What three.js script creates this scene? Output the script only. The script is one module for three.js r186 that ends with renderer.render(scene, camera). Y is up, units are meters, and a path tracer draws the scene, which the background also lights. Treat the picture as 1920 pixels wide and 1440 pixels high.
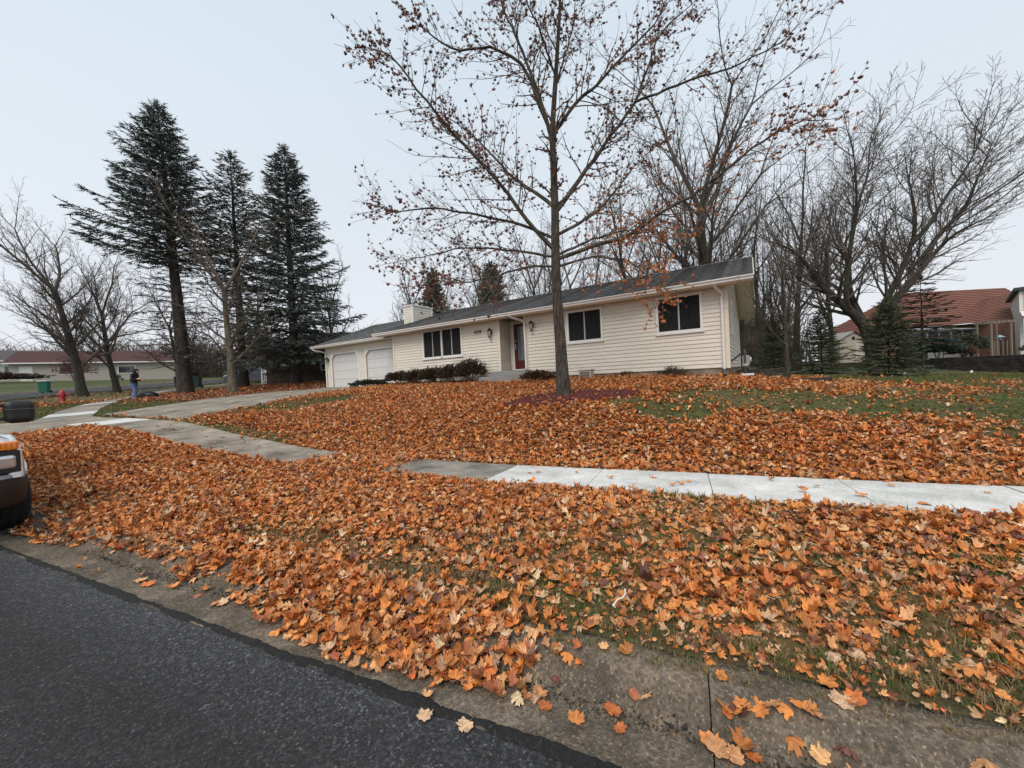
import * as THREE from 'three';
import { mergeGeometries, toCreasedNormals } from 'three/addons/utils/BufferGeometryUtils.js';
import { RoundedBoxGeometry } from 'three/addons/geometries/RoundedBoxGeometry.js';
import { MarchingCubes } from 'three/addons/objects/MarchingCubes.js';
import { FontLoader } from 'three/addons/loaders/FontLoader.js';
import { TextGeometry } from 'three/addons/geometries/TextGeometry.js';

// ---------------------------------------------------------------- camera, sky, sun, exposure
const scene = new THREE.Scene();
const RAD = Math.PI / 180;
const camera = new THREE.PerspectiveCamera(89.92, 4 / 3, 0.05, 600);
camera.position.set(0, 1.65, 0);
camera.rotation.order = 'YXZ';
camera.rotation.set(-0.9 * RAD, 0, -2.9 * RAD);
const renderer = new THREE.WebGLRenderer();
renderer.toneMapping = THREE.LinearToneMapping;
renderer.toneMappingExposure = 1.55;
renderer.shadowMap.enabled = true;
{
  const w = 256, h = 128, d = new Float32Array(w * h * 4);
  for (let j = 0; j < h; j++) {
    const el = ((j + 0.5) / h - 0.5) * Math.PI, e = Math.max(0, Math.sin(el));
    for (let i = 0; i < w; i++) {
      const a = i / w * Math.PI * 2;
      const cl = 0.5 + 0.25 * Math.sin(a * 2 + 3 * e) + 0.25 * Math.sin(a * 5 - 7 * e + 1.3);
      const k = j / h;
      const t = Math.min(1, e / 0.75), q = 0.97 + 0.05 * cl;
      const o = (j * w + i) * 4;
      d[o] = (0.55 - 0.115 * t) * q; d[o + 1] = (0.565 - 0.06 * t) * q; d[o + 2] = (0.595 - 0.025 * t) * q; d[o + 3] = 1;
    }
  }
  const sky = new THREE.DataTexture(d, w, h, THREE.RGBAFormat, THREE.FloatType);
  sky.mapping = THREE.EquirectangularReflectionMapping; sky.magFilter = THREE.LinearFilter; sky.needsUpdate = true;
  scene.background = sky; scene.environment = sky;
}
const sun = new THREE.DirectionalLight(0xfff3e4, 1.5);
sun.position.set(-12, 34, 20); sun.target.position.set(0, 0, -8);
sun.castShadow = true; sun.shadow.radius = 60; sun.shadow.mapSize.set(2048, 2048);
Object.assign(sun.shadow.camera, { left: -45, right: 45, top: 45, bottom: -45, near: 1, far: 140 });
scene.add(sun, sun.target);

// ---------------------------------------------------------------- helpers
function rng(seed) { let a = seed >>> 0; return () => { a = (a + 0x6D2B79F5) | 0; let t = Math.imul(a ^ (a >>> 15), 1 | a); t = (t + Math.imul(t ^ (t >>> 7), 61 | t)) ^ t; return ((t ^ (t >>> 14)) >>> 0) / 4294967296; }; }
const V = (x, y, z) => new THREE.Vector3(x, y, z);
const clamp = (x, a = 0, b = 1) => Math.min(b, Math.max(a, x));
const sstep = (a, b, x) => { const t = clamp((x - a) / (b - a)); return t * t * (3 - 2 * t); };
function hash2(x, y, s) { let h = Math.imul(x, 374761393) ^ Math.imul(y, 668265263) ^ Math.imul(s, 2246822519); h = Math.imul(h ^ (h >>> 13), 1274126177); return ((h ^ (h >>> 16)) >>> 0) / 4294967296; }
function vnoise(x, y, s = 1, per = 0) {
  const xi = Math.floor(x), yi = Math.floor(y); let fx = x - xi, fy = y - yi; fx = fx * fx * (3 - 2 * fx); fy = fy * fy * (3 - 2 * fy);
  const m = v => per ? ((v % per) + per) % per : v;
  const a = hash2(m(xi), m(yi), s), b = hash2(m(xi + 1), m(yi), s), c = hash2(m(xi), m(yi + 1), s), d = hash2(m(xi + 1), m(yi + 1), s);
  return a + (b - a) * fx + (c - a) * fy + (a - b - c + d) * fx * fy;
}
function fbm(x, y, s = 1, oct = 4, per = 0) { let v = 0, a = 0.5, t = 0; for (let o = 0; o < oct; o++) { v += a * vnoise(x, y, s + o * 17, per); t += a; a *= 0.5; x *= 2; y *= 2; if (per) per *= 2; } return v / t; }
const lin2srgb = c => c <= 0.0031308 ? c * 12.92 : 1.055 * Math.pow(c, 1 / 2.4) - 0.055;
function colTex(n, metres, fn) {       // fn(u,v in 0..1) -> linear rgb
  const d = new Uint8Array(n * n * 4);
  for (let j = 0; j < n; j++) for (let i = 0; i < n; i++) { const c = fn(i / n, j / n), o = (j * n + i) * 4; for (let k = 0; k < 3; k++) d[o + k] = Math.round(255 * lin2srgb(clamp(c[k]))); d[o + 3] = 255; }
  const t = new THREE.DataTexture(d, n, n); t.wrapS = t.wrapT = THREE.RepeatWrapping; t.magFilter = THREE.LinearFilter; t.minFilter = THREE.LinearMipmapLinearFilter; t.generateMipmaps = true; t.colorSpace = THREE.SRGBColorSpace; t.repeat.set(1 / metres, 1 / metres); t.needsUpdate = true; return t;
}
function valTex(n, metres, fn) {
  const d = new Uint8Array(n * n * 4);
  for (let j = 0; j < n; j++) for (let i = 0; i < n; i++) { const c = Math.round(255 * clamp(fn(i / n, j / n))), o = (j * n + i) * 4; d[o] = d[o + 1] = d[o + 2] = c; d[o + 3] = 255; }
  const t = new THREE.DataTexture(d, n, n); t.wrapS = t.wrapT = THREE.RepeatWrapping; t.magFilter = THREE.LinearFilter; t.minFilter = THREE.LinearMipmapLinearFilter; t.generateMipmaps = true; t.repeat.set(1 / metres, 1 / metres); t.needsUpdate = true; return t;
}
const lc = (r, g, b) => new THREE.Color().setRGB(r, g, b);
function mat(c, rough = 0.8, extra = {}) { return new THREE.MeshStandardMaterial({ color: lc(...c), roughness: rough, metalness: 0, ...extra }); }
const taken = {};
function numbered(n) { if (!(n in taken)) { taken[n] = 0; return n; } taken[n]++; return n + '_' + String(taken[n]).padStart(3, '0'); }
function tag(o, label, category, group, kind) { if (label) o.userData.label = label; if (category) o.userData.category = category; if (group) o.userData.group = group; if (kind) o.userData.kind = kind; return o; }
function mesh(name, geo, m, parent) { const o = new THREE.Mesh(geo, m); o.castShadow = o.receiveShadow = true; if (parent) { o.name = name; parent.add(o); } else { o.name = numbered(name); scene.add(o); } return o; }
function group(name, label, category, pos = [0, 0, 0], turn = 0, grp) { const g = new THREE.Group(); g.name = numbered(name); g.position.set(...pos); g.rotation.y = turn; scene.add(g); return tag(g, label, category, grp); }
function structure(o) { o.userData.kind = 'structure'; return o; }
function cloneThing(src, label, pos, turn = 0, s = 1) { const c = src.clone(); c.name = numbered(src.name.replace(/_\d{3}$/, '')); c.userData = { ...src.userData }; if (label) c.userData.label = label; c.position.set(...pos); c.rotation.y = turn; if (typeof s === 'number') c.scale.setScalar(s); else c.scale.set(...s); scene.add(c); return c; }

class Buf {
  constructor(col) { this.p = []; this.n = []; this.uv = []; this.i = []; this.c = col ? [] : null; }
  get count() { return this.p.length / 3; }
  v(x, y, z, nx, ny, nz, u = 0, w = 0, c) { this.p.push(x, y, z); this.n.push(nx, ny, nz); this.uv.push(u, w); if (this.c) this.c.push(c[0], c[1], c[2]); return this.p.length / 3 - 1; }
  tri(a, b, c, col) { const e1 = b.clone().sub(a), n = e1.cross(c.clone().sub(a)).normalize(); const k = this.count; for (const q of [a, b, c]) this.v(q.x, q.y, q.z, n.x, n.y, n.z, q.x, q.y, col); this.i.push(k, k + 1, k + 2); }
  quad(a, b, c, d, col) {    // metric uv along a->b and a->d
    const n = b.clone().sub(a).cross(d.clone().sub(a)).normalize(), k = this.count, W = a.distanceTo(b), Hh = a.distanceTo(d);
    [[a, 0, 0], [b, W, 0], [c, W, Hh], [d, 0, Hh]].forEach(([q, u, w]) => this.v(q.x, q.y, q.z, n.x, n.y, n.z, u, w, col));
    this.i.push(k, k + 1, k + 2, k, k + 2, k + 3);
  }
  geo() { const g = new THREE.BufferGeometry(); g.setAttribute('position', new THREE.Float32BufferAttribute(this.p, 3)); g.setAttribute('normal', new THREE.Float32BufferAttribute(this.n, 3)); g.setAttribute('uv', new THREE.Float32BufferAttribute(this.uv, 2)); if (this.c) g.setAttribute('color', new THREE.Float32BufferAttribute(this.c, 3)); g.setIndex(this.i); return g; }
}
const _a = V(), _b = V(), _t = V();
function tube(B, pts, rad, sides, cap = false, v0 = 0) {
  let nrm = V(1, 0, 0); const n = pts.length; let prev = -1, vv = v0;
  for (let i = 0; i < n; i++) {
    _t.copy(pts[Math.min(n - 1, i + 1)]).sub(pts[Math.max(0, i - 1)]).normalize();
    if (i === 0) { nrm = Math.abs(_t.y) > 0.9 ? V(1, 0, 0) : V(0, 1, 0); }
    nrm.addScaledVector(_t, -nrm.dot(_t)).normalize(); _b.copy(_t).cross(nrm);
    if (i) vv += pts[i].distanceTo(pts[i - 1]);
    const base = B.count, r = rad[i];
    for (let s = 0; s <= sides; s++) { const a = s / sides * Math.PI * 2, c = Math.cos(a), q = Math.sin(a); const x = nrm.x * c + _b.x * q, y = nrm.y * c + _b.y * q, z = nrm.z * c + _b.z * q; B.v(pts[i].x + x * r, pts[i].y + y * r, pts[i].z + z * r, x, y, z, s / sides * Math.PI * 2 * rad[0], vv); }
    if (i) for (let s = 0; s < sides; s++) { const a = prev + s, b = base + s; B.i.push(a, a + 1, b, b, a + 1, b + 1); }
    prev = base;
  }
  if (cap) { const c0 = B.v(pts[n - 1].x, pts[n - 1].y, pts[n - 1].z, _t.x, _t.y, _t.z); for (let s = 0; s < sides; s++) B.i.push(prev + s, prev + s + 1, c0); }
}
function boxB(B, x0, x1, y0, y1, z0, z1, col) {
  const p = (x, y, z) => V(x, y, z);
  B.quad(p(x0, y0, z1), p(x1, y0, z1), p(x1, y1, z1), p(x0, y1, z1), col); B.quad(p(x1, y0, z0), p(x0, y0, z0), p(x0, y1, z0), p(x1, y1, z0), col);
  B.quad(p(x1, y0, z1), p(x1, y0, z0), p(x1, y1, z0), p(x1, y1, z1), col); B.quad(p(x0, y0, z0), p(x0, y0, z1), p(x0, y1, z1), p(x0, y1, z0), col);
  B.quad(p(x0, y1, z1), p(x1, y1, z1), p(x1, y1, z0), p(x0, y1, z0), col); B.quad(p(x0, y0, z0), p(x1, y0, z0), p(x1, y0, z1), p(x0, y0, z1), col);
}
function box(x0, x1, y0, y1, z0, z1) { const B = new Buf(); boxB(B, x0, x1, y0, y1, z0, z1); return B.geo(); }
function rbox(x0, x1, y0, y1, z0, z1, r = 0.02, seg = 2) { const g = new RoundedBoxGeometry(x1 - x0, y1 - y0, z1 - z0, seg, r); g.translate((x0 + x1) / 2, (y0 + y1) / 2, (z0 + z1) / 2); return g; }
function cyl(r0, r1, y0, y1, x = 0, z = 0, s = 16) { const g = new THREE.CylinderGeometry(r1, r0, y1 - y0, s); g.translate(x, (y0 + y1) / 2, z); return g; }
function pipe(pts, r, sides = 8) { const c = new THREE.CatmullRomCurve3(pts.map(p => V(...p)), false, 'catmullrom', 0.3); return new THREE.TubeGeometry(c, pts.length * 4, r, sides); }
function merge(l) { return mergeGeometries(l.map(g => { const q = g.index ? g.toNonIndexed() : g; for (const k of Object.keys(q.attributes)) if (!['position', 'normal', 'uv'].includes(k)) q.deleteAttribute(k); return q; })); }

// ---------------------------------------------------------------- terrain in street coordinates (u along the street, n away from it)
const UD = [0.915, 0.405], ND = [0.405, -0.915];
const toUN = (x, z) => [UD[0] * x + UD[1] * z, ND[0] * x + ND[1] * z];
const toXZ = (u, n) => [UD[0] * u + ND[0] * n, UD[1] * u + ND[1] * n];
const NS = [-15, 1.57, 2.2, 4.5, 5.95, 8.7, 12, 16, 20, 27, 40, 90];
const US = [-95, -57, -45, -37, -30, -24, -19, -13, -9.5, -6.5, -2.5, 1.3, 4, 9, 16, 60];
const HT = [
  [5,5,5,5,5,5,5,5,5,5,5,6],
  [2.4,2.4,2.4,2.4,2.4,2.45,2.55,2.65,2.8,3,3.4,5],
  [1.6,1.6,1.6,1.65,1.7,1.85,2.03,2.17,2.3,2.5,2.9,4.5],
  [1.25,1.25,1.3,1.35,1.4,1.48,1.56,1.8,2.05,2.3,2.7,4.3],
  [1.1,1.1,1.15,1.22,1.27,1.4,1.52,1.85,2.05,2.25,2.6,4],
  [0.98,0.98,1.05,1.15,1.2,1.36,1.54,1.82,2.1,2.2,2.5,4],
  [0.8,0.8,0.9,1.03,1.08,1.25,1.45,1.58,1.75,2,2.3,3.6],
  [0.5,0.5,0.62,0.88,0.92,1.15,1.42,1.62,1.64,1.7,2,3],
  [0.15,0.15,0.28,0.5,0.51,0.95,1.38,1.61,1.62,1.7,2,3],
  [0.03,0.03,0.15,0.28,0.24,0.88,1.36,1.6,1.62,1.65,1.9,3],
  [0,0,0.12,0.22,0.16,1.02,1.38,1.58,1.58,1.6,1.8,3],
  [0,0,0.12,0.22,0.18,0.85,1.27,1.42,1.42,1.42,1.6,2.6],
  [0,0,0.12,0.22,0.2,0.6,0.95,1.09,1.12,1.15,1.4,2.4],
  [0,0,0.12,0.22,0.22,0.4,0.58,0.74,0.84,0.9,1.2,2.2],
  [0,0,0.12,0.22,0.22,0.35,0.5,0.62,0.7,0.8,1.1,2],
  [0,0,0.12,0.22,0.22,0.35,0.5,0.62,0.7,0.8,1.1,2],
];
function pchip(X, Y, x) {
  const n = X.length; if (x <= X[0]) return Y[0]; if (x >= X[n - 1]) return Y[n - 1];
  let i = 0; while (x > X[i + 1]) i++;
  const dl = k => (Y[k + 1] - Y[k]) / (X[k + 1] - X[k]), hh = k => X[k + 1] - X[k];
  const m = k => { if (k === 0 || k === n - 1) return 0; const a = dl(k - 1), b = dl(k); if (a * b <= 0) return 0; return 3 * (hh(k - 1) + hh(k)) / ((2 * hh(k) + hh(k - 1)) / a + (hh(k) + 2 * hh(k - 1)) / b); };
  const h = hh(i), t = (x - X[i]) / h;
  return (2 * t ** 3 - 3 * t * t + 1) * Y[i] + (t ** 3 - 2 * t * t + t) * h * m(i) + (3 * t * t - 2 * t ** 3) * Y[i + 1] + (t ** 3 - t * t) * h * m(i + 1);
}
function Hun(u, n) { return pchip(US, HT.map(r => pchip(NS, r, n)), u); }
function H(x, z) { const [u, n] = toUN(x, z); return Hun(u, n); }

// plan of the paved surfaces
function resample(pts, step) { const c = new THREE.CatmullRomCurve3(pts.map(p => V(p[0], 0, p[1])), false, 'centripetal'); const L = c.getLength(), k = Math.max(2, Math.round(L / step)); return c.getSpacedPoints(k).map(p => [p.x, p.z]); }
const roadPts = [];
for (let u = 40; u >= -27; u -= 1) roadPts.push(toXZ(u, -2.9));
roadPts.push(...resample([toXZ(-28, -2.9), [-32, -12.4], [-36.7, -17], [-39.4, -23], [-40.4, -30], [-40.6, -40], [-40, -60], [-38, -95]], 1));
const walkPts = [];
for (let k = 0; k < 23; k++) walkPts.push(toXZ(14.67 - k * 1.44, 5.325));
walkPts.push(...resample([toXZ(-18.4, 5.5), [-17.2, -15.2], [-20.6, -19.2], [-25.2, -25], [-29, -31], [-31, -38], [-31.6, -50]], 1.44));
function segDist(P, x, z) { let best = 1e9; for (let i = 0; i + 1 < P.length; i++) { const [ax, az] = P[i], [bx, bz] = P[i + 1]; if (Math.abs(ax - x) > best + 3) continue; const dx = bx - ax, dz = bz - az, t = clamp(((x - ax) * dx + (z - az) * dz) / (dx * dx + dz * dz)); const d = Math.hypot(x - ax - t * dx, z - az - t * dz); if (d < best) best = d; } return best; }
const drvNear = [[-5.9, -19.9], [-7.9, -16.3], [-8.9, -13.2], [-9.5, -10.95]];
const drvFar = [[-11.2, -23.4], [-13.3, -20.6], [-14.3, -17.2], [-14.4, -13.4]];
const apronNear = [toXZ(-14.15, 4.68), toXZ(-14.4, 3.8), toXZ(-14.6, 3.0), toXZ(-15.0, 2.05)];
const apronFar = [toXZ(-18.9, 4.95), toXZ(-19.3, 4), toXZ(-19.7, 3.1), toXZ(-20.3, 2.05)];
function inPoly(P, x, z) { let r = false; for (let i = 0, j = P.length - 1; i < P.length; j = i++) { if ((P[i][1] > z) !== (P[j][1] > z) && x < (P[j][0] - P[i][0]) * (z - P[i][1]) / (P[j][1] - P[i][1]) + P[i][0]) r = !r; } return r; }
const drvPoly = [...drvNear, ...[...drvFar].reverse()], apronPoly = [...apronNear, ...[...apronFar].reverse()];
const roadHalf = 4.47;
function onWalk(x, z, m = 0) { const [u, n] = toUN(x, z); if (u > -16.5) return Math.abs(n - 5.325) < 0.625 + m; return segDist(walkPts, x, z) < 0.625 + m; }
function onRoad(x, z, m = 0) { const [u, n] = toUN(x, z); if (u > -25) return n < 1.57 + m && n > -7.37 - m; return segDist(roadPts, x, z) < roadHalf + m; }
function onDrive(x, z) { return inPoly(drvPoly, x, z) || inPoly(apronPoly, x, z); }
// house frame
const KH = V(6.52, 1.65, -11.5), TH = -32.4 * RAD;
const houseXZ = (lx, lz) => [KH.x + Math.cos(TH) * lx + Math.sin(TH) * lz, KH.z - Math.sin(TH) * lx + Math.cos(TH) * lz];
function toHouse(x, z) { const dx = x - KH.x, dz = z - KH.z; return [Math.cos(TH) * dx - Math.sin(TH) * dz, Math.sin(TH) * dx + Math.cos(TH) * dz]; }
function inHouse(x, z, m = 0) { const [a, b] = toHouse(x, z); return a > -21.5 - m && a < m && b < m && b > -9.6 - m; }

// ---------------------------------------------------------------- surface materials
const bumpFine = valTex(512, 0.5, (u, v) => 0.6 * fbm(u * 64, v * 64, 5, 3, 64) + 0.4 * vnoise(u * 180, v * 180, 9, 180));
const asphaltTex = colTex(1024, 2.4, (u, v) => {
  const a = vnoise(u * 300, v * 300, 3, 300), b = vnoise(u * 150, v * 150, 4, 150), w = fbm(u * 3, v * 3, 8, 4, 3);
  let k = 0.007 + 0.026 * b * b * b + 0.01 * w; if (a > 0.82) k += 0.1 * (a - 0.82) / 0.18; else if (a < 0.35) k *= 0.5; const wm = vnoise(u * 150, v * 150, 44, 150);
  return [k * (0.95 + 0.2 * wm), k * (1 + 0.06 * wm), k * 1.06];
});
const asphaltM = new THREE.MeshStandardMaterial({ map: asphaltTex, roughness: 0.85, bumpMap: valTex(1024, 1.2, (u, v) => vnoise(u * 150, v * 150, 71, 150) * 0.7 + 0.3 * vnoise(u * 300, v * 300, 72, 300)), bumpScale: 0.004, vertexColors: true });
function concreteTex(n, metres, base, spread, specks, seed) {
  return colTex(n, metres, (u, v) => {
    const w = fbm(u * 5, v * 5, seed, 5, 5), f = vnoise(u * 220, v * 220, seed + 3, 220), g = vnoise(u * 120, v * 120, seed + 5, 120), st = fbm(u * 14, v * 14, seed + 9, 3, 14);
    let k = 0.72 + spread * (w - 0.5) * 1.6 + 0.22 * (g - 0.5) + spread * 0.8 * (st - 0.5);
    if (f > 1 - specks) k += 0.55 * (f - 1 + specks) / specks; if (f < specks * 0.8) k *= 0.72;
    return base.map(c => c * k);
  });
}
const kerbM = new THREE.MeshStandardMaterial({ map: colTex(1024, 1.6, (u, v) => {            // exposed pebbles in a brown-grey matrix
  const a = vnoise(u * 110, v * 110, 23, 110), b = vnoise(u * 230, v * 230, 24, 230), w = fbm(u * 4, v * 4, 25, 5, 4), st = fbm(u * 11, v * 11, 26, 4, 11);
  let k = 0.6 + 0.75 * (w - 0.5) + 0.55 * (st - 0.5); k *= 0.62 + 0.7 * a * a; if (b > 0.82) k += 1.1 * (b - 0.82) / 0.18; if (b < 0.2) k *= 0.6;
  const q = vnoise(u * 110, v * 110, 29, 110); return [0.235 * k * (1 + 0.12 * q), 0.198 * k, 0.146 * k * (1.08 - 0.2 * q)];
}), roughness: 0.9, bumpMap: valTex(1024, 1.6, (u, v) => 0.65 * vnoise(u * 110, v * 110, 23, 110) + 0.35 * vnoise(u * 230, v * 230, 24, 230)), bumpScale: 0.007 });
const newSlabM = new THREE.MeshStandardMaterial({ map: concreteTex(512, 2.2, [0.82, 0.82, 0.79], 0.3, 0.06, 41), roughness: 0.85, bumpMap: bumpFine, bumpScale: 0.002 });
const oldSlabM = new THREE.MeshStandardMaterial({ map: concreteTex(512, 2.0, [0.345, 0.295, 0.235], 0.55, 0.12, 61), roughness: 0.9, bumpMap: bumpFine, bumpScale: 0.004 });
const darkSlabM = new THREE.MeshStandardMaterial({ map: concreteTex(512, 2.0, [0.29, 0.265, 0.23], 0.5, 0.12, 81), roughness: 0.9, bumpMap: bumpFine, bumpScale: 0.004 });
const groundTex = colTex(1024, 1.5, (u, v) => {
  const a = vnoise(u * 160, v * 60, 3, 0), b = fbm(u * 40, v * 40, 7, 3, 40), c = fbm(u * 6, v * 6, 11, 3, 6);
  const k = 0.35 + 0.75 * b + 0.3 * (c - 0.5); return [k * (0.95 + 0.2 * (c - 0.5)), k, k * 0.9];
});
const groundM = new THREE.MeshStandardMaterial({ map: groundTex, roughness: 1, vertexColors: true, bumpMap: valTex(512, 0.6, (u, v) => fbm(u * 40, v * 40, 31, 3, 40)), bumpScale: 0.02 });

// leaf cover: 1 = a closed carpet of leaves, 0 = none
function ell(x, z, cx, cz, ang, a, b) { const c = Math.cos(ang), s = Math.sin(ang), dx = x - cx, dz = z - cz, p = (dx * c + dz * s) / a, q = (-dx * s + dz * c) / b; return p * p + q * q; }
function cover(x, z) {
  const [u, n] = toUN(x, z);
  const nz = fbm(x * 0.9 + 40, z * 0.9 + 40, 3, 3), nf = fbm(x * 2.6, z * 2.6, 8, 2);
  if (onRoad(x, z)) return 0;
  if (inHouse(x, z, -0.05)) return 0;
  if (u > -25 && n < 2.25) {                                       // kerb and gutter
    if (u < -0.45 && u > -3.4) { const e = 1.66 + 0.22 * sstep(-2.2, -3.4, u) + 0.3 * sstep(-1.25, -0.5, u) + 0.16 * (nf - 0.5); return 0.95 * sstep(e - 0.06, e + 0.14, n) * (1 - 0.75 * sstep(-1.35, -0.55, u + 0.7 * (nf - 0.5))); }
    if (u <= -3.4 && u > -6.2) return n > 1.98 - 0.12 * sstep(-3.4, -4.2, u) + 0.12 * sstep(-4.0, -4.6, u) + 0.16 * (nf - 0.5) ? 0.75 : 0.02;
    if (u <= -6.2 && u > -14.5) return n > 1.8 + 0.2 * (nf - 0.5) ? 0.6 : 0;
    return 0;
  }
  if (onWalk(x, z)) { if (u > -6.9 && u < -4.35) return sstep(-6.9, -5.9, u) * sstep(-4.3, -4.75, u) * 0.95; return 0; }
  if (onDrive(x, z)) return 0;
  let d = 1;
  if (u < -20.5 || (x < -14.2 && u < -16)) {      // west of the driveway
    const far = Math.hypot(x, z);
    d = 0.75; if (n < 9.5 && u > -29) d = 0.12; if (u < -30) d = 0.6; if (far > 36) d = 0.25; if (far > 48) d = 0.06;
    return clamp(d * (0.5 + nz));
  }
  if (n < 4.75) {                                                  // the verge
    d = 1 - 0.34 * sstep(-2.0, 1.8, u) * (1 - 0.6 * sstep(2.6, 3.6, n)) - 0.34 * sstep(0.46, 0.64, nz) * sstep(-6, -1, u);
    if (u > -1.6) d -= 0.5 * sstep(2.7, 2.3, n);
    d -= 0.75 * sstep(1, 0.3, ell(x, z, -0.75, -2.9, 0.42, 0.75, 0.26)) + 0.6 * sstep(1, 0.2, ell(x, z, -2.35, -3.9, 0.42, 1.3, 0.28)) + 0.45 * sstep(1, 0.2, ell(x, z, -5.6, -5.3, 0.4, 0.8, 0.3));
    d -= 0.35 * sstep(2.5, 6, u);
    return clamp(d, 0.22, 1);
  }
  d -= 0.85 * sstep(1.3, 0.3, ell(x, z, 5.2, -7.9, 0.33, 3.2, 1.1) + 1.6 * (nf - 0.5));
  d -= 0.8 * sstep(1.2, 0.5, ell(x, z, 3.2, -7.55, 0.5, 0.8, 0.42) + (nf - 0.5));
  const gp = sstep(1.2, 0.4, ell(x, z, -7.3, -13.2, -0.56, 2.5, 1.2) + (nf - 0.5)); d -= 0.85 * gp;
  d -= 0.75 * sstep(6.75, 6.2, n + 0.3 * (nf - 0.5)) * sstep(-7.9, -9, u);
  d -= (0.5 + 0.35 * nz) * sstep(1.5, 6, u) * sstep(0.4, 0.6, nz);
  d -= 0.25 * sstep(2.5, 6, u);
  if (x > 6) { d -= 0.9 * sstep(16, 20, n) + 0.25 * sstep(0.45, 0.65, nf); }
  if (n > 24) d -= 0.9 * sstep(24, 28, n);
  d -= 0.72 * sstep(1.1, 0.6, ell(x, z, 1.4, -9.45, 0.12, 1.75, 0.7));                     // mulch ring shows through
  return clamp(d, n > 17 ? 0.03 : 0.13 - 0.08 * gp, 1);
}

// ---------------------------------------------------------------- ground: one sheet to the horizon
const terraceWall = [[26.2, -24.4], [25.2, -22.4], [23.6, -19.4], [21.9, -16.2], [20.6, -13.4], [19.6, -10.6], [19, -7.5]];
{
  const un = [], add = (a, b, s) => { for (let v = a; v < b - 1e-6; v += s) un.push(v); };
  const U = un; add(-400, -100, 50); add(-100, -40, 3); add(-40, -16, 0.7); add(-16, 9, 0.16); add(9, 24, 0.6); add(24, 60, 4); add(60, 401, 60);
  const N = []; const addn = (a, b, s) => { for (let v = a; v < b - 1e-6; v += s) N.push(v); };
  addn(-400, -60, 60); addn(-60, -8, 4); addn(-8, 1.5, 0.9); N.push(1.56, 2.0, 2.232, 2.245); addn(2.35, 4.6, 0.15); N.push(4.69, 4.698, 5.952, 5.96); addn(6.1, 17, 0.17); addn(17, 40, 0.8); addn(40, 100, 5); addn(100, 401, 50);
  const B = new Buf(true), nu = U.length, nn = N.length;
  for (let j = 0; j < nn; j++) for (let i = 0; i < nu; i++) {
    const [x, z] = toXZ(U[i], N[j]); let y = Hun(U[i], N[j]);
    let low = 0; if (onRoad(x, z, 0.66) && N[j] < 2.24 && U[i] > -25) low = 0.16; else if (U[i] <= -25 && onRoad(x, z, 0.1)) low = 0.14; else if (onWalk(x, z, -0.002)) low = 0.07; else if (onDrive(x, z)) low = 0.07;
    y -= low; y += (fbm(x * 1.3, z * 1.3, 5, 2) - 0.5) * 0.05 * (N[j] > 2.4 ? 1 : 0) * (Math.abs(N[j] - 5.3) < 0.9 ? 0.2 : 1);
    const near = Math.abs(U[i]) < 60 && Math.abs(N[j]) < 60 ? 1 : 0;
    const c = near ? cover(x, z) : 0, g = fbm(x * 0.5, z * 0.5, 77, 3);
    const green = [0.1 + 0.05 * (g - 0.4), 0.125, 0.036], lit = [0.19, 0.085, 0.032], dry = [0.09, 0.066, 0.034];
    const t = clamp(c * 1.2), q = clamp((N[j] < 4.7 ? 0.7 : 0.2) + (g - 0.5)) * (1 - t);
    const col = green.map((v, k) => (v * (1 - q) + dry[k] * q) * (1 - t) + lit[k] * t);
    B.v(x, y, z, 0, 1, 0, x, z, col);
  }
  for (let j = 0; j + 1 < nn; j++) for (let i = 0; i + 1 < nu; i++) { const a = j * nu + i; B.i.push(a, a + 1, a + nu, a + 1, a + nu + 1, a + nu); }
  const g = B.geo(); g.computeVertexNormals();
  structure(mesh('ground', g, groundM));
}
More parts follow.
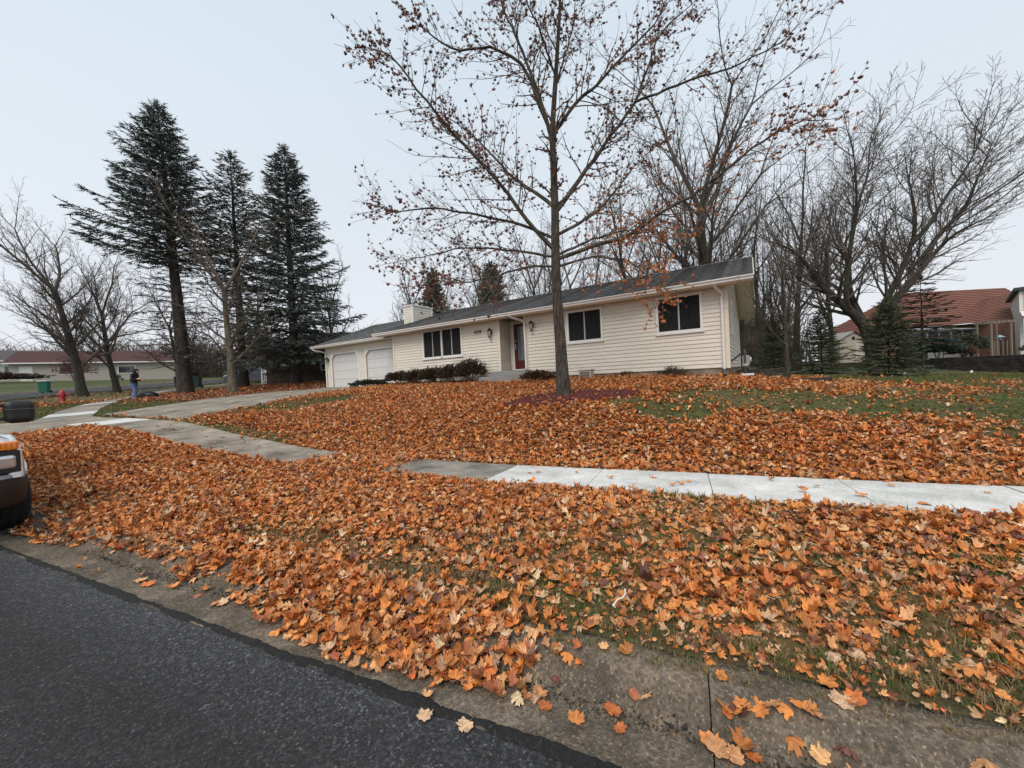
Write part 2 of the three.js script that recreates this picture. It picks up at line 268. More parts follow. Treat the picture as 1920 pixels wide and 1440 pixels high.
// street asphalt
{
  const B = new Buf(true), m = 16;
  roadPts.forEach(([x, z], i) => {
    const [ax, az] = roadPts[Math.max(0, i - 1)], [bx, bz] = roadPts[Math.min(roadPts.length - 1, i + 1)]; let dx = bx - ax, dz = bz - az; const l = Math.hypot(dx, dz); dx /= l; dz /= l;
    for (let k = 0; k <= m; k++) { const o = (k / m * 2 - 1) * roadHalf, px = x - dz * o, pz = z + dx * o; const [u, n] = toUN(px, pz); const w = 0.85 + 0.5 * fbm(n * 0.8 + 3, u * 0.12, 6, 3); const bl = sstep(0.42, 0.72, fbm(n * 1.9 + 1, u * 0.22, 15, 4)); B.v(px, H(px, pz) + (i ? 0 : 0), pz, 0, 1, 0, px, pz, [w * (0.85 + 1.3 * bl), w * (0.85 + 1.36 * bl), w * (0.85 + 1.5 * bl)]); }
    if (i) for (let k = 0; k < m; k++) { const a = (i - 1) * (m + 1) + k, b = a + m + 1; B.i.push(a, a + 1, b, b, a + 1, b + 1); }
  });
  const g = B.geo(); g.computeVertexNormals(); if (g.attributes.normal.getY(5) < 0) { const ix = g.index.array; for (let k = 0; k < ix.length; k += 3) { const t = ix[k]; ix[k] = ix[k + 1]; ix[k + 1] = t; } g.computeVertexNormals(); }
  const street = structure(mesh('street', g, asphaltM));
  // ragged tarry seam where the asphalt laps onto the gutter
  const S = new Buf(true), seam = asphaltM; let kk = 0;
  for (let u = -14; u <= 12; u += 0.013, kk++) { const m = 1.562 + 0.03 * (fbm(u * 1.7, 2, 3, 4) - 0.5), w = 0.012 + 0.045 * Math.max(0, fbm(u * 2.3, 5, 8, 4) - 0.25), a = m - w - 0.022 * (fbm(u * 13, 1, 5, 4) - 0.5) - 0.008 * vnoise(u * 140, 2, 5), b = m + w * 0.6 + 0.026 * (fbm(u * 11, 3, 6, 4) - 0.5) + 0.008 * vnoise(u * 130, 4, 6), y = Hun(u, 1.5); for (const [n, dy] of [[a, 0.003], [(a + b) / 2, 0.018 + 0.006 * vnoise(u * 60, 7, 3)], [b, 0.0125]]) { const [x, z] = toXZ(u, n); S.v(x, y + dy, z, 0, 1, 0, x, z, [0.4, 0.4, 0.4]); } if (kk) for (let i = 0; i < 2; i++) { const q = (kk - 1) * 3 + i; S.i.push(q, q + 3, q + 1, q + 1, q + 3, q + 4); } }
  const sg = S.geo(); sg.computeVertexNormals(); mesh('tar_seam', sg, seam, street);
}
// rolled kerb with gutter, cast in sections
{
  const kerb = new THREE.Group(); kerb.name = 'kerb'; scene.add(kerb); structure(kerb);
  const prof = [[1.53, -0.12], [1.545, 0.006], [1.57, 0.012], [1.72, -0.006], [1.86, -0.022], [1.9, -0.02], [1.93, -0.004], [1.965, 0.026], [2.005, 0.06], [2.05, 0.087], [2.1, 0.103], [2.16, 0.112], [2.235, 0.112], [2.245, -0.1]];
  for (let s = -9; s < 5; s++) {
    const u0 = 0.06 + s * 3 + 0.003, u1 = u0 + 2.994, B = new Buf(), m = 10; if (u1 < -14.9 && u0 > -20.5) continue;
    const st = []; for (let k = 0; k <= m; k++) st.push(u0 + (u1 - u0) * k / m);
    const r = rng(900 + s * 7);
    const drop = (r() - 0.5) * 0.012;
    let len = 0; const L = prof.map((p, i) => { if (i) len += Math.hypot(p[0] - prof[i - 1][0], p[1] - prof[i - 1][1]); return len; });
    st.forEach((u, k) => { const e = k === 0 || k === m ? 0.006 : 0; prof.forEach(([n, y], i) => { const [x, z] = toXZ(u, n + (hash2(k + s * 40, i, 4) - 0.5) * 0.006); B.v(x, Hun(u, 1.57) + y + drop * sstep(1.9, 2.0, n) - (i > 0 && i < 12 ? e : 0), z, 0, 1, 0, u, L[i]); }); });
    const w = prof.length; for (let k = 0; k < m; k++) for (let i = 0; i + 1 < w; i++) { const a = k * w + i; B.i.push(a, a + w, a + 1, a + 1, a + w, a + w + 1); }
    for (const k of [0, m]) { const base = B.count; prof.forEach(([n, y], i) => { const q = (k * w + i) * 3; B.v(B.p[q], B.p[q + 1], B.p[q + 2], 0, 0, 1, n, y); }); const [x, z] = toXZ(st[k], 1.9); const c = B.v(x, Hun(st[k], 1.57) - 0.12, z, 0, 0, 1); for (let i = 0; i + 1 < w; i++) B.i.push(base + i, base + i + 1, c); }
    const g = B.geo(); g.computeVertexNormals(); mesh('kerb_section', g, kerbM, kerb);
  }
  // far kerb beside the street where it bends away
  const far = roadPts.filter(p => toUN(...p)[0] < -24), B = new Buf(); let w = 0;
  const fp = [[4.45, -0.1], [4.46, 0.01], [4.85, 0], [4.95, 0.1], [5.1, 0.12], [5.12, -0.1]];
  for (const side of [1, -1]) { const b0 = B.count; w = fp.length; far.forEach(([x, z], i) => { const [ax, az] = far[Math.max(0, i - 1)], [bx, bz] = far[Math.min(far.length - 1, i + 1)]; const l = Math.hypot(bx - ax, bz - az), dx = (bx - ax) / l, dz = (bz - az) / l; fp.forEach(([o, y], k) => { const px = x - dz * o * side, pz = z + dx * o * side; B.v(px, H(px, pz) + y, pz, 0, 1, 0, i, o); if (i && k) { const a = b0 + (i - 1) * w + k - 1; B.i.push(a, a + w, a + 1, a + 1, a + w, a + w + 1); } }); }); }
  const g = B.geo(); g.computeVertexNormals(); mesh('far_kerb', g, kerbM, kerb);
}
// a paved slab that follows the ground, given its four corners
function slab(name, c, m, parent, lift = 0.012, thick = 0.1, r = rng(5)) {
  const B = new Buf(), k = 4, dz = (r() - 0.5) * 0.01, g2 = [];
  const P = (s, t) => { const x = (c[0][0] * (1 - s) + c[1][0] * s) * (1 - t) + (c[3][0] * (1 - s) + c[2][0] * s) * t, z = (c[0][1] * (1 - s) + c[1][1] * s) * (1 - t) + (c[3][1] * (1 - s) + c[2][1] * s) * t; return V(x, H(x, z) + lift + dz, z); };
  for (let j = 0; j <= k; j++) for (let i = 0; i <= k; i++) { const s = i / k, t = j / k, p = P(s, t); g2.push(B.v(p.x, p.y, p.z, 0, 1, 0, p.x * 0.9 + p.z * 0.4, p.z * 0.9 - p.x * 0.4)); }
  const f = (i, j) => j * (k + 1) + i; const n0 = V().crossVectors(P(1, 0).sub(P(0, 0)), P(0, 1).sub(P(0, 0))).y > 0;
  for (let j = 0; j < k; j++) for (let i = 0; i < k; i++) { const a = f(i, j), b = f(i + 1, j), d = f(i, j + 1), e = f(i + 1, j + 1); if (n0) B.i.push(a, b, d, b, e, d); else B.i.push(a, d, b, b, d, e); }
  const rim = []; for (let i = 0; i <= k; i++) rim.push([i / k, 0]); for (let i = 1; i <= k; i++) rim.push([1, i / k]); for (let i = k - 1; i >= 0; i--) rim.push([i / k, 1]); for (let i = k - 1; i >= 0; i--) rim.push([0, i / k]);
  for (let i = 0; i + 1 < rim.length; i++) { const a = P(...rim[i]), b = P(...rim[i + 1]), a2 = a.clone(), b2 = b.clone(); a2.y -= thick; b2.y -= thick; if (n0) B.quad(b2, a2, a, b); else B.quad(a2, b2, b, a); }
  return mesh(name, B.geo(), m, parent);
}
{
  const walk = new THREE.Group(); walk.name = 'sidewalk'; scene.add(walk); structure(walk); const r = rng(77);
  for (let i = 0; i + 1 < walkPts.length; i++) {
    const dir = k => { const a = walkPts[Math.max(0, k - 1)], b = walkPts[Math.min(walkPts.length - 1, k + 1)], l = Math.hypot(b[0] - a[0], b[1] - a[1]); return [(b[0] - a[0]) / l, (b[1] - a[1]) / l]; };
    const [p, q] = [walkPts[i], walkPts[i + 1]], d0 = dir(i), d1 = dir(i + 1), w = 0.622, e = 0.005;
    const L = Math.hypot(q[0] - p[0], q[1] - p[1]), ux = (q[0] - p[0]) / L, uz = (q[1] - p[1]) / L;
    const c = [[p[0] + ux * e - d0[1] * w, p[1] + uz * e + d0[0] * w], [q[0] - ux * e - d1[1] * w, q[1] - uz * e + d1[0] * w], [q[0] - ux * e + d1[1] * w, q[1] - uz * e - d1[0] * w], [p[0] + ux * e + d0[1] * w, p[1] + uz * e - d0[0] * w]];
    const [u, n] = toUN((p[0] + q[0]) / 2, (p[1] + q[1]) / 2);
    const m = u > -2.5 ? newSlabM : u > -6.5 ? darkSlabM : ([20, 24, 29].includes(i) ? newSlabM : (hash2(i, 3, 9) > 0.7 ? darkSlabM : oldSlabM));
    slab('sidewalk_slab', c, m, walk, 0.014, 0.1, r);
  }
  const dw = new THREE.Group(); dw.name = 'driveway'; scene.add(dw); structure(dw);
  const at = (P, t) => { const s = t * (P.length - 1), i = Math.min(P.length - 2, Math.floor(s)), f = s - i; return [P[i][0] + (P[i + 1][0] - P[i][0]) * f, P[i][1] + (P[i + 1][1] - P[i][1]) * f]; };
  const mixp = (a, b, t) => [a[0] + (b[0] - a[0]) * t, a[1] + (b[1] - a[1]) * t];
  for (const [A, Bf, rows] of [[drvNear, drvFar, 6], [apronNear, apronFar, 1]]) for (let k = 0; k < rows; k++) for (let s = 0; s < 2; s++) {
    const t0 = k / rows + 0.002, t1 = (k + 1) / rows - 0.002, s0 = s / 2 + 0.002, s1 = (s + 1) / 2 - 0.002;
    slab('driveway_slab', [mixp(at(A, t0), at(Bf, t0), s0), mixp(at(A, t0), at(Bf, t0), s1), mixp(at(A, t1), at(Bf, t1), s1), mixp(at(A, t1), at(Bf, t1), s0)], oldSlabM, dw, 0.008, 0.1, r);
  }
}

// ---------------------------------------------------------------- fallen leaves
function leafGeo(cup, fold, droop, twist, seed, jag = 1) {
  const half = [[0, 0.6], [0.07, 0.45], [0.19, 0.47], [0.17, 0.31], [0.33, 0.37], [0.46, 0.45], [0.45, 0.3], [0.57, 0.23], [0.42, 0.11], [0.5, 0.01], [0.52, -0.12], [0.31, -0.15], [0.2, -0.28], [0.06, -0.25], [0, -0.16]];
  const r = rng(seed), pts = [...half, ...half.slice(1, -1).reverse().map(([x, y]) => [-x, y])].map(([x, y]) => [x * (1 + (r() - 0.5) * 0.22 * jag), y * (1 + (r() - 0.5) * 0.18 * jag)]);
  const z = (x, y) => { const q = x * x + (y - 0.05) ** 2; return cup * q * 2 + fold * Math.abs(x) + droop * y * Math.abs(y) + twist * x * y * 2; };
  const p = [], uv = [], ix = []; const push = (x, y, dz = 0) => { p.push(x, z(x, y) + dz, -y); uv.push(x + 0.5, y + 0.5); };
  push(0, 0.02); const mid = pts.map(([x, y]) => [x * 0.52, 0.02 + (y - 0.02) * 0.52]);
  for (const [x, y] of mid) push(x, y, (r() - 0.5) * 0.05); for (const [x, y] of pts) push(x, y, (r() - 0.5) * 0.1);
  const n = pts.length; for (let i = 0; i < n; i++) { const a = 1 + i, b = 1 + (i + 1) % n; ix.push(0, b, a, a, b, b + n, a, b + n, a + n); }
  const s0 = p.length / 3; push(-0.012, -0.16); push(0.012, -0.16); push(0.03, -0.55, 0.04); ix.push(s0, s0 + 1, s0 + 2);
  const g = new THREE.BufferGeometry(); g.setAttribute('position', new THREE.Float32BufferAttribute(p, 3)); g.setAttribute('uv', new THREE.Float32BufferAttribute(uv, 2)); g.setIndex(ix); g.computeVertexNormals(); return g;
}
const leafVar = [leafGeo(0.12, 0.1, 0.1, 0.05, 1), leafGeo(0.35, 0.25, -0.2, 0.2, 2), leafGeo(-0.3, -0.2, -0.25, -0.25, 3), leafGeo(0.75, 0.55, 0.5, 0.3, 4), leafGeo(-0.7, 0.6, 0.4, -0.5, 5), leafGeo(0.1, 0.95, 0.2, 0.1, 6)];
function ovateGeo(curl, fold, seed) { const r = rng(seed), p = [], uv = [], ix = []; const n = 7; for (let i = 0; i <= n; i++) { const t = i / n, w = 0.26 * Math.pow(Math.sin(Math.PI * Math.pow(t, 0.8) * 0.98 + 0.02), 0.8) * (0.85 + 0.3 * r()), y = curl * (t - 0.5) ** 2 * 2; for (const s of [-1, 0, 1]) { p.push(s * w, y + Math.abs(s) * w * fold, 0.5 - t); uv.push(0.5 + s * w, t); } if (i) { const b = (i - 1) * 3; ix.push(b, b + 1, b + 3, b + 1, b + 4, b + 3, b + 1, b + 2, b + 4, b + 2, b + 5, b + 4); } } const g = new THREE.BufferGeometry(); g.setAttribute('position', new THREE.Float32BufferAttribute(p, 3)); g.setAttribute('uv', new THREE.Float32BufferAttribute(uv, 2)); g.setIndex(ix); g.computeVertexNormals(); return g; }
leafVar.push(ovateGeo(0.6, 0.9, 7), ovateGeo(-0.5, -0.6, 8));
const bitVar = [3, 4, 5, 6, 7, 6];
const leafTex = colTex(128, 1, (u, v) => {                          // veins and blotches
  const x = u - 0.5, y = v - 0.32, a = Math.atan2(x, y), rr = Math.hypot(x, y); let vein = 0; for (const t of [0, 0.95, -0.95, 1.9, -1.9]) { const d = Math.abs(Math.sin(a - t)) * rr; if (Math.cos(a - t) > 0 && d < 0.016) vein = 1; }
  const b = fbm(u * 6, v * 6, 3, 3), s = fbm(u * 20, v * 20, 7, 2); const k = 0.62 + 0.5 * (b - 0.5) + 0.25 * (s - 0.5) + 0.2 * vein; return [k * 1.05, k, k * (0.95 + 0.2 * vein)];
});
const leafM = new THREE.MeshPhysicalMaterial({ map: leafTex, roughness: 0.62, side: THREE.DoubleSide });
const leafTint = {};
function leafColor(r, browner = 0) {                        // below 0 = paler mix
  let t = r(), c; if (browner < 0 && r() < -browner) t = 0.52 + 0.36 * r();
  if (t < 0.44) c = [0.88, 0.33, 0.08]; else if (t < 0.59) c = [0.78, 0.23, 0.055]; else if (t < 0.79) c = [0.95, 0.48, 0.21]; else if (t < 0.885) c = [0.95, 0.64, 0.4]; else if (t < 0.95) c = [0.5, 0.17, 0.075]; else c = [0.26, 0.1, 0.07];
  if (browner > 0 && r() < browner) c = [0.42, 0.16, 0.09];
  const k = 0.62 + 0.64 * r(); return c.map(v => Math.min(1, v * k));
}
const litter = [];                                                  // [x, y, z, size, rx, ry, rz, variant, color]
{
  const r = rng(4242);
  const area = (u0, u1, n0, n1, perM2, size, br) => {
    const N = Math.round((u1 - u0) * (n1 - n0) * perM2);
    for (let k = 0; k < N; k++) {
      const u = u0 + (u1 - u0) * r(), n = n0 + (n1 - n0) * r(), [x, z] = toXZ(u, n), c = cover(x, z);
      const t1 = r(); if (t1 > c * c * 0.6 + c * 0.4) continue;
      const low = n < 2.25 && u > -25;
      const base = low ? kerbY(u, n) : H(x, z) + (onWalk(x, z) ? 0.02 : 0);
      const pile = c > 0.8 ? 0.075 : 0.035;
      const bit = r() < 0.4, tl = bit ? 1.3 : 0.5;
      litter.push([x, base + 0.008 + pile * r() * r() + (low ? 0.035 * r() * c : 0), z, size * (bit ? 0.3 + 0.25 * r() : 0.55 + 0.65 * r() * r() + 0.2 * r()), (r() - 0.5) * tl, r() * 6.283, (r() - 0.5) * tl, bit ? bitVar[Math.floor(r() * 6)] : Math.floor(r() * 6), leafColor(r, br)]);
    }
  };
  function kerbY(u, n) { const P = [[1.57, 0.012], [1.86, -0.022], [1.9, -0.02], [1.965, 0.026], [2.05, 0.087], [2.16, 0.112], [2.3, 0.115]]; let y = 0; for (let i = 0; i + 1 < P.length; i++) if (n >= P[i][0]) y = P[i][1] + (P[i + 1][1] - P[i][1]) * clamp((n - P[i][0]) / (P[i + 1][0] - P[i][0])); return Hun(u, 1.57) + y; }
  area(-14.5, 9, 1.6, 4.75, 980, 0.088, 0); area(-3.7, -0.7, 1.62, 2.4, 700, 0.088, -0.12);
  area(-13.5, 10, 4.7, 6.0, 520, 0.095, 0);
  area(-15, 6, 5.9, 9.5, 640, 0.1, 0);
  area(-17, 4, 9.5, 17, 380, 0.108, 0);
  area(4, 22, 9.5, 24, 160, 0.105, 0);
  area(6, 14, 5.9, 9.5, 360, 0.1, 0);
  area(-32, -14, 6, 20, 110, 0.14, 0.7);
  area(-48, -26, 5, 18, 50, 0.17, 0.3);
  area(-44, -14, -14, 4.7, 8, 0.13, 0.2);
  // crumbled bits in the thin places and along the flow line
  for (let k = 0; k < 30000; k++) { const u = -8 + 15 * r(), n = 2.2 + 2.5 * r(), [x, z] = toXZ(u, n), c = cover(x, z); if (r() < c * 0.8) continue; litter.push([x, H(x, z) + 0.006 + 0.02 * r(), z, 0.016 + 0.036 * r() * r() + 0.01 * r(), (r() - 0.5) * 1.6, r() * 6.283, (r() - 0.5) * 1.6, bitVar[Math.floor(r() * 6)], r() < 0.3 ? [0.7, 0.46, 0.26] : leafColor(r, 0.3)]); }
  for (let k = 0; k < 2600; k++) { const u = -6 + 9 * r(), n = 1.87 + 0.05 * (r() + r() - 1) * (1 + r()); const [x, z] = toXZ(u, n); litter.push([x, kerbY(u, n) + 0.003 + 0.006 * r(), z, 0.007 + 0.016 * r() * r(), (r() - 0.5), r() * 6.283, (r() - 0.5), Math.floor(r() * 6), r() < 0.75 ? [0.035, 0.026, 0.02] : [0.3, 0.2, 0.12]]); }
  // loose leaves on the gutter, kerb, asphalt and new slabs: [u, n]
  const loose = [];
  const addLoose = (N, u0, u1, n0, n1, where) => { for (let k = 0; k < N; k++) loose.push([u0 + (u1 - u0) * r(), n0 + (n1 - n0) * r(), where]); };
  addLoose(16, 0.05, 0.5, 1.72, 2.15, 'gutter'); addLoose(9, -0.75, 0.2, 1.75, 2.2, 'gutter'); addLoose(10, 0.35, 1.1, 1.6, 1.95, 'gutter'); addLoose(8, 0.3, 1.6, 1.95, 2.25, 'gutter'); addLoose(8, -4.6, -3.2, 1.68, 1.95, 'gutter');
  for (const [u, n] of [[-0.52, 1.72], [-1.0, 1.53], [-1.28, 1.6], [-1.22, 1.49], [-0.43, 1.22], [-0.1, 1.32], [-0.2, 0.95]]) loose.push([u, n, 'asphalt']);
  for (let k = 0; k < 26; k++) loose.push([-2.4 + 6.2 * r(), 4.85 + 1.05 * r(), 'slab']);
  for (let k = 0; k < 22; k++) loose.push([-13 + 6 * r(), 4.8 + 1.1 * r(), 'slab']);
  const G = { gutter: ['loose dry maple leaf lying on the concrete kerb and gutter', 'loose leaves in the gutter'], asphalt: ['single dry leaf lying on the dark asphalt of the street', 'leaves on the asphalt'], slab: ['flat fallen leaf lying on a bare concrete slab of the sidewalk', 'leaves on the sidewalk slabs'], verge: ['large foreground maple leaf on top of the leaf pile beside the kerb', 'foreground leaves on the verge'] };
  const matCache = new Map();
  const tintMat = c => { const k = c.map(v => Math.round(v * 12)).join(); if (!matCache.has(k)) { const m = leafM.clone(); m.color = lc(...c); matCache.set(k, m); } return matCache.get(k); };
  const single = (x, y, z, s, rx, ry, rz, v, c, w) => { const o = mesh('maple_leaf', leafVar[v], tintMat(c)); o.position.set(x, y, z); o.rotation.set(rx, ry, rz, 'YXZ'); o.scale.setScalar(s); tag(o, G[w][0], 'leaf', G[w][1]); };
  for (const [u, n, w] of loose) {
    const [x, z] = toXZ(u, n), y = w === 'gutter' ? kerbY(u, n) : w === 'asphalt' ? Hun(u, n) : H(x, z) + 0.02;
    const t = 0.25; single(x, y + 0.014, z, (w === 'asphalt' ? 0.07 : 0.088) * (0.7 + 0.55 * r()), (r() - 0.5) * t + (w === 'gutter' && n > 1.9 && n < 2.05 ? 0.35 : 0), r() * 6.283, (r() - 0.5) * t, [0, 0, 1, 2][Math.floor(r() * 4)], leafColor(r), w);
  }
  // the leaves that show largest become things of their own
  const fw = 0.72; const near = litter.map((l, i) => [l[3] / Math.hypot(l[0], l[1] - 1.65, l[2]), i, l]).filter(([, , l]) => -l[2] > 1.3 && Math.abs(l[0]) < -l[2] * 1.25 && (l[1] - 1.65) / l[2] < 0.98).sort((a, b) => b[0] - a[0]).slice(0, 300 - loose.length);
  const pick = new Set(near.map(q => q[1]));
  for (const [, , l] of near) single(l[0], l[1] + 0.012, l[2], l[3], l[4] * 0.6, l[5], l[6] * 0.6, l[7], l[8], 'verge');
  const carpet = new THREE.Group(); carpet.name = 'leaf_litter'; scene.add(carpet); tag(carpet, 'carpet of orange maple leaves covering the lawn and verge', 'leaves', null, 'stuff');
  const M4 = new THREE.Matrix4(), Q = new THREE.Quaternion(), E3 = new THREE.Euler();
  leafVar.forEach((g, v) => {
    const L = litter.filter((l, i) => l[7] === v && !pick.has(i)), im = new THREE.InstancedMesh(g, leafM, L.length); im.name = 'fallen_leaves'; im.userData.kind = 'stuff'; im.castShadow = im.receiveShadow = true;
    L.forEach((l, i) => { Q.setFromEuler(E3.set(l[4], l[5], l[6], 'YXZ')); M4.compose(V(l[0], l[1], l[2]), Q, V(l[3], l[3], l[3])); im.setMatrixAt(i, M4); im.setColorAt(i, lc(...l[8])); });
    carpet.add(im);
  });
  console.log('litter', litter.length);
}
// grass in the thin places, mulch chips under the maple
{
  const bladeGeo = seed => { const r = rng(seed), B = new Buf(); for (let k = 0; k < 9; k++) { const a = r() * 6.283, h = 0.5 + 0.5 * r(), l = 0.25 + 0.6 * r(), w = 0.035, x = (r() - 0.5) * 0.5, z = (r() - 0.5) * 0.5, c = Math.cos(a), s = Math.sin(a); const p0 = V(x - s * w, 0, z + c * w), p1 = V(x + s * w, 0, z - c * w), m0 = V(x + c * l * 0.35 - s * w * 0.7, h * 0.65, z + s * l * 0.35 + c * w * 0.7), m1 = V(x + c * l * 0.35 + s * w * 0.7, h * 0.65, z + s * l * 0.35 - c * w * 0.7), t = V(x + c * l, h, z + s * l); B.quad(p0, p1, m1, m0); B.tri(m0, m1, t); } return B.geo(); };
  const M4 = new THREE.Matrix4(), Q = new THREE.Quaternion(), E3 = new THREE.Euler(), r = rng(99);
  const gm = new THREE.MeshStandardMaterial({ roughness: 0.8, side: THREE.DoubleSide });
  const list = [];
  const area = (u0, u1, n0, n1, per, sz) => { const N = (u1 - u0) * (n1 - n0) * per; for (let k = 0; k < N; k++) { const u = u0 + (u1 - u0) * r(), n = n0 + (n1 - n0) * r(), [x, z] = toXZ(u, n); if ((n < 2.09 && u > -25) || onWalk(x, z, 0.0) || onDrive(x, z) || onRoad(x, z) || inHouse(x, z)) { continue; } const c = cover(x, z); if (r() > 1.08 - c * 0.93) continue; const dry = fbm(x * 0.9, z * 0.9, 55, 2) * 0.9 + (n < 3.2 ? 0.18 : -0.12) + (r() - 0.5) * 0.5; list.push([x, (n < 2.26 && u > -25 ? Hun(u, 1.57) + 0.105 : H(x, z)) - 0.004, z, sz * (0.6 + 0.7 * r()), r() * 6.28, dry > 0.55 ? [0.24, 0.17, 0.08] : dry > 0.42 ? [0.1, 0.105, 0.036] : [0.07 + 0.035 * r(), 0.12, 0.026]]); } };
  area(-8, -2, 2.26, 4.7, 800, 0.05); area(-2, 7, 2.26, 4.7, 1250, 0.056); area(-1.2, 7, 2.1, 2.3, 1300, 0.042); area(-5, 7, 4.5, 4.72, 160, 0.1); area(-14, -8, 2.24, 4.7, 160, 0.06); area(-14, 8, 5.95, 11, 300, 0.06); area(8, 20, 5.95, 24, 70, 0.09); area(-12, 8, 11, 14, 120, 0.07); area(0, 8, 14, 24, 60, 0.09); area(-32, -16, 5, 12, 70, 0.1); area(-2, 6, 4.55, 4.72, 350, 0.085);
  const grass = new THREE.Group(); grass.name = 'lawn_grass'; scene.add(grass); tag(grass, 'short green and straw coloured grass between the fallen leaves', 'grass', null, 'stuff');
  [11, 12, 13].forEach((s, v) => { const L = list.filter((_, i) => i % 3 === v), im = new THREE.InstancedMesh(bladeGeo(s), gm, L.length); im.name = 'grass_blades'; im.userData.kind = 'stuff'; im.castShadow = im.receiveShadow = true; L.forEach((l, i) => { Q.setFromEuler(E3.set(0, l[4], 0)); M4.compose(V(l[0], l[1], l[2]), Q, V(l[3], l[3], l[3])); im.setMatrixAt(i, M4); im.setColorAt(i, lc(...l[5])); }); grass.add(im); });
  console.log('grass', list.length);
  const chip = new THREE.BoxGeometry(1, 0.25, 0.4), ch = [];
  for (let k = 0; k < 4600; k++) { const a = r() * 6.283, q = Math.sqrt(r()), x = 1.4 + Math.cos(a) * q * 1.65 + Math.sin(a) * q * -0.1, z = -9.45 + Math.sin(a) * q * 0.72 + Math.cos(a) * q * 0.2; ch.push([x, H(x, z) + 0.012 + 0.03 * r(), z, 0.035 + 0.05 * r(), r() * 6.28, (r() - 0.5), [0.085 + 0.06 * r(), 0.018 + 0.014 * r(), 0.018 + 0.01 * r()]]); }
  const im = new THREE.InstancedMesh(chip, mat([1, 1, 1], 0.95), ch.length); im.name = 'red_mulch'; im.castShadow = im.receiveShadow = true; scene.add(im); tag(im, 'ring of dark red wood mulch round the maple trunk', 'mulch', null, 'stuff');
  ch.forEach((l, i) => { Q.setFromEuler(E3.set(l[5], l[4], l[5] * 0.7)); M4.compose(V(l[0], l[1], l[2]), Q, V(l[3], l[3], l[3])); im.setMatrixAt(i, M4); im.setColorAt(i, lc(...l[6])); });
}
// white twig lying among the verge leaves
{
  const o = group('bleached_twig', 'small white bleached twig lying among the verge leaves', 'twig', [0.62, 0.2, -2.42]);
  mesh('stick', pipe([[-0.05, 0, 0.03], [-0.02, 0.01, 0], [0.02, 0.012, -0.02], [0.045, 0.02, -0.05], [0.05, 0.03, -0.08]], 0.0045, 6), mat([0.75, 0.72, 0.68], 0.8), o);
  mesh('fork', pipe([[-0.05, 0, 0.03], [-0.06, 0.004, 0.045], [-0.055, 0.006, 0.065]], 0.007, 6), mat([0.75, 0.72, 0.68], 0.8), o);
}

// ---------------------------------------------------------------- trees
const barkBump = valTex(512, 0.7, (u, v) => { const a = fbm(u * 22, v * 5, 3, 4, 0), b = Math.abs(vnoise(u * 26 + 2 * fbm(u * 6, v * 6, 4, 2, 6), v * 4, 9) - 0.5) * 2; return 0.5 * a + 0.5 * b; });
function barkTex(c, seed) { return colTex(512, 0.9, (u, v) => { const a = fbm(u * 20, v * 5, seed, 4), b = fbm(u * 4, v * 4, seed + 4, 4, 4), l = fbm(u * 9, v * 9, seed + 9, 3, 9); const k = 0.3 + 1.45 * (a - 0.15) + 0.5 * (b - 0.5); const lich = sstep(0.6, 0.75, l) * 0.35; return [c[0] * k + lich * 0.06, c[1] * k + lich * 0.07, c[2] * k + lich * 0.045]; }); }
const barkGrey = new THREE.MeshStandardMaterial({ map: barkTex([0.085, 0.069, 0.056], 5), roughness: 0.95, bumpMap: barkBump, bumpScale: 0.05 });
const barkDark = new THREE.MeshStandardMaterial({ map: barkTex([0.055, 0.045, 0.038], 25), roughness: 0.95, bumpMap: barkBump, bumpScale: 0.03 });
const barkPale = new THREE.MeshStandardMaterial({ map: barkTex([0.17, 0.145, 0.105], 45), roughness: 0.95, bumpMap: barkBump, bumpScale: 0.03 });
const twigGrey = mat([0.115, 0.095, 0.08], 0.95);
const twigM = mat([0.085, 0.068, 0.056], 0.95), twigDark = mat([0.06, 0.048, 0.04], 0.95), twigBrown = mat([0.12, 0.09, 0.07], 0.95);
function perp(d, az) { const a = Math.abs(d.y) < 0.95 ? V(0, 1, 0) : V(1, 0, 0); const s = V().crossVectors(d, a).normalize(), t = V().crossVectors(s, d); return s.multiplyScalar(Math.cos(az)).addScaledVector(t, Math.sin(az)); }
function grow(out, p, d, len, rad, lvl, o, r) {
  const n = lvl === 0 ? 9 : lvl === 1 ? 6 : lvl === 2 ? 5 : lvl === 3 ? 3 : 2, pts = [p.clone()], rs = [rad], dd = d.clone(), q = p.clone(), tap = lvl === 0 ? (o.tap0 ?? 0.45) : lvl < o.max ? 0.4 : 0.35;
  for (let i = 1; i <= n; i++) { const w = o.wander[lvl]; dd.x += (r() - 0.5) * w; dd.y += (r() - 0.5) * w * 0.7 + o.trop[lvl]; dd.z += (r() - 0.5) * w; if (o.wind) { dd.x += o.wind[0] * (lvl > 1 ? 1 : 0.3); } dd.normalize(); q.addScaledVector(dd, len / n); pts.push(q.clone()); rs.push(Math.max(o.min, rad * (1 - (1 - tap) * i / n))); }
  if (lvl === 0) { rs[0] = rad * 1.45; pts[0].y -= 0.15; }
  tube(out[lvl === 0 ? 0 : 1], pts, rs, lvl === 0 ? 10 : lvl === 1 ? 6 : lvl === 2 ? 4 : 3);
  if (out.tips && lvl >= o.max - 1) for (let i = 1; i <= n; i++) out.tips.push(pts[i]);
  sprout(out, pts, rs, len, lvl, o, r);
}
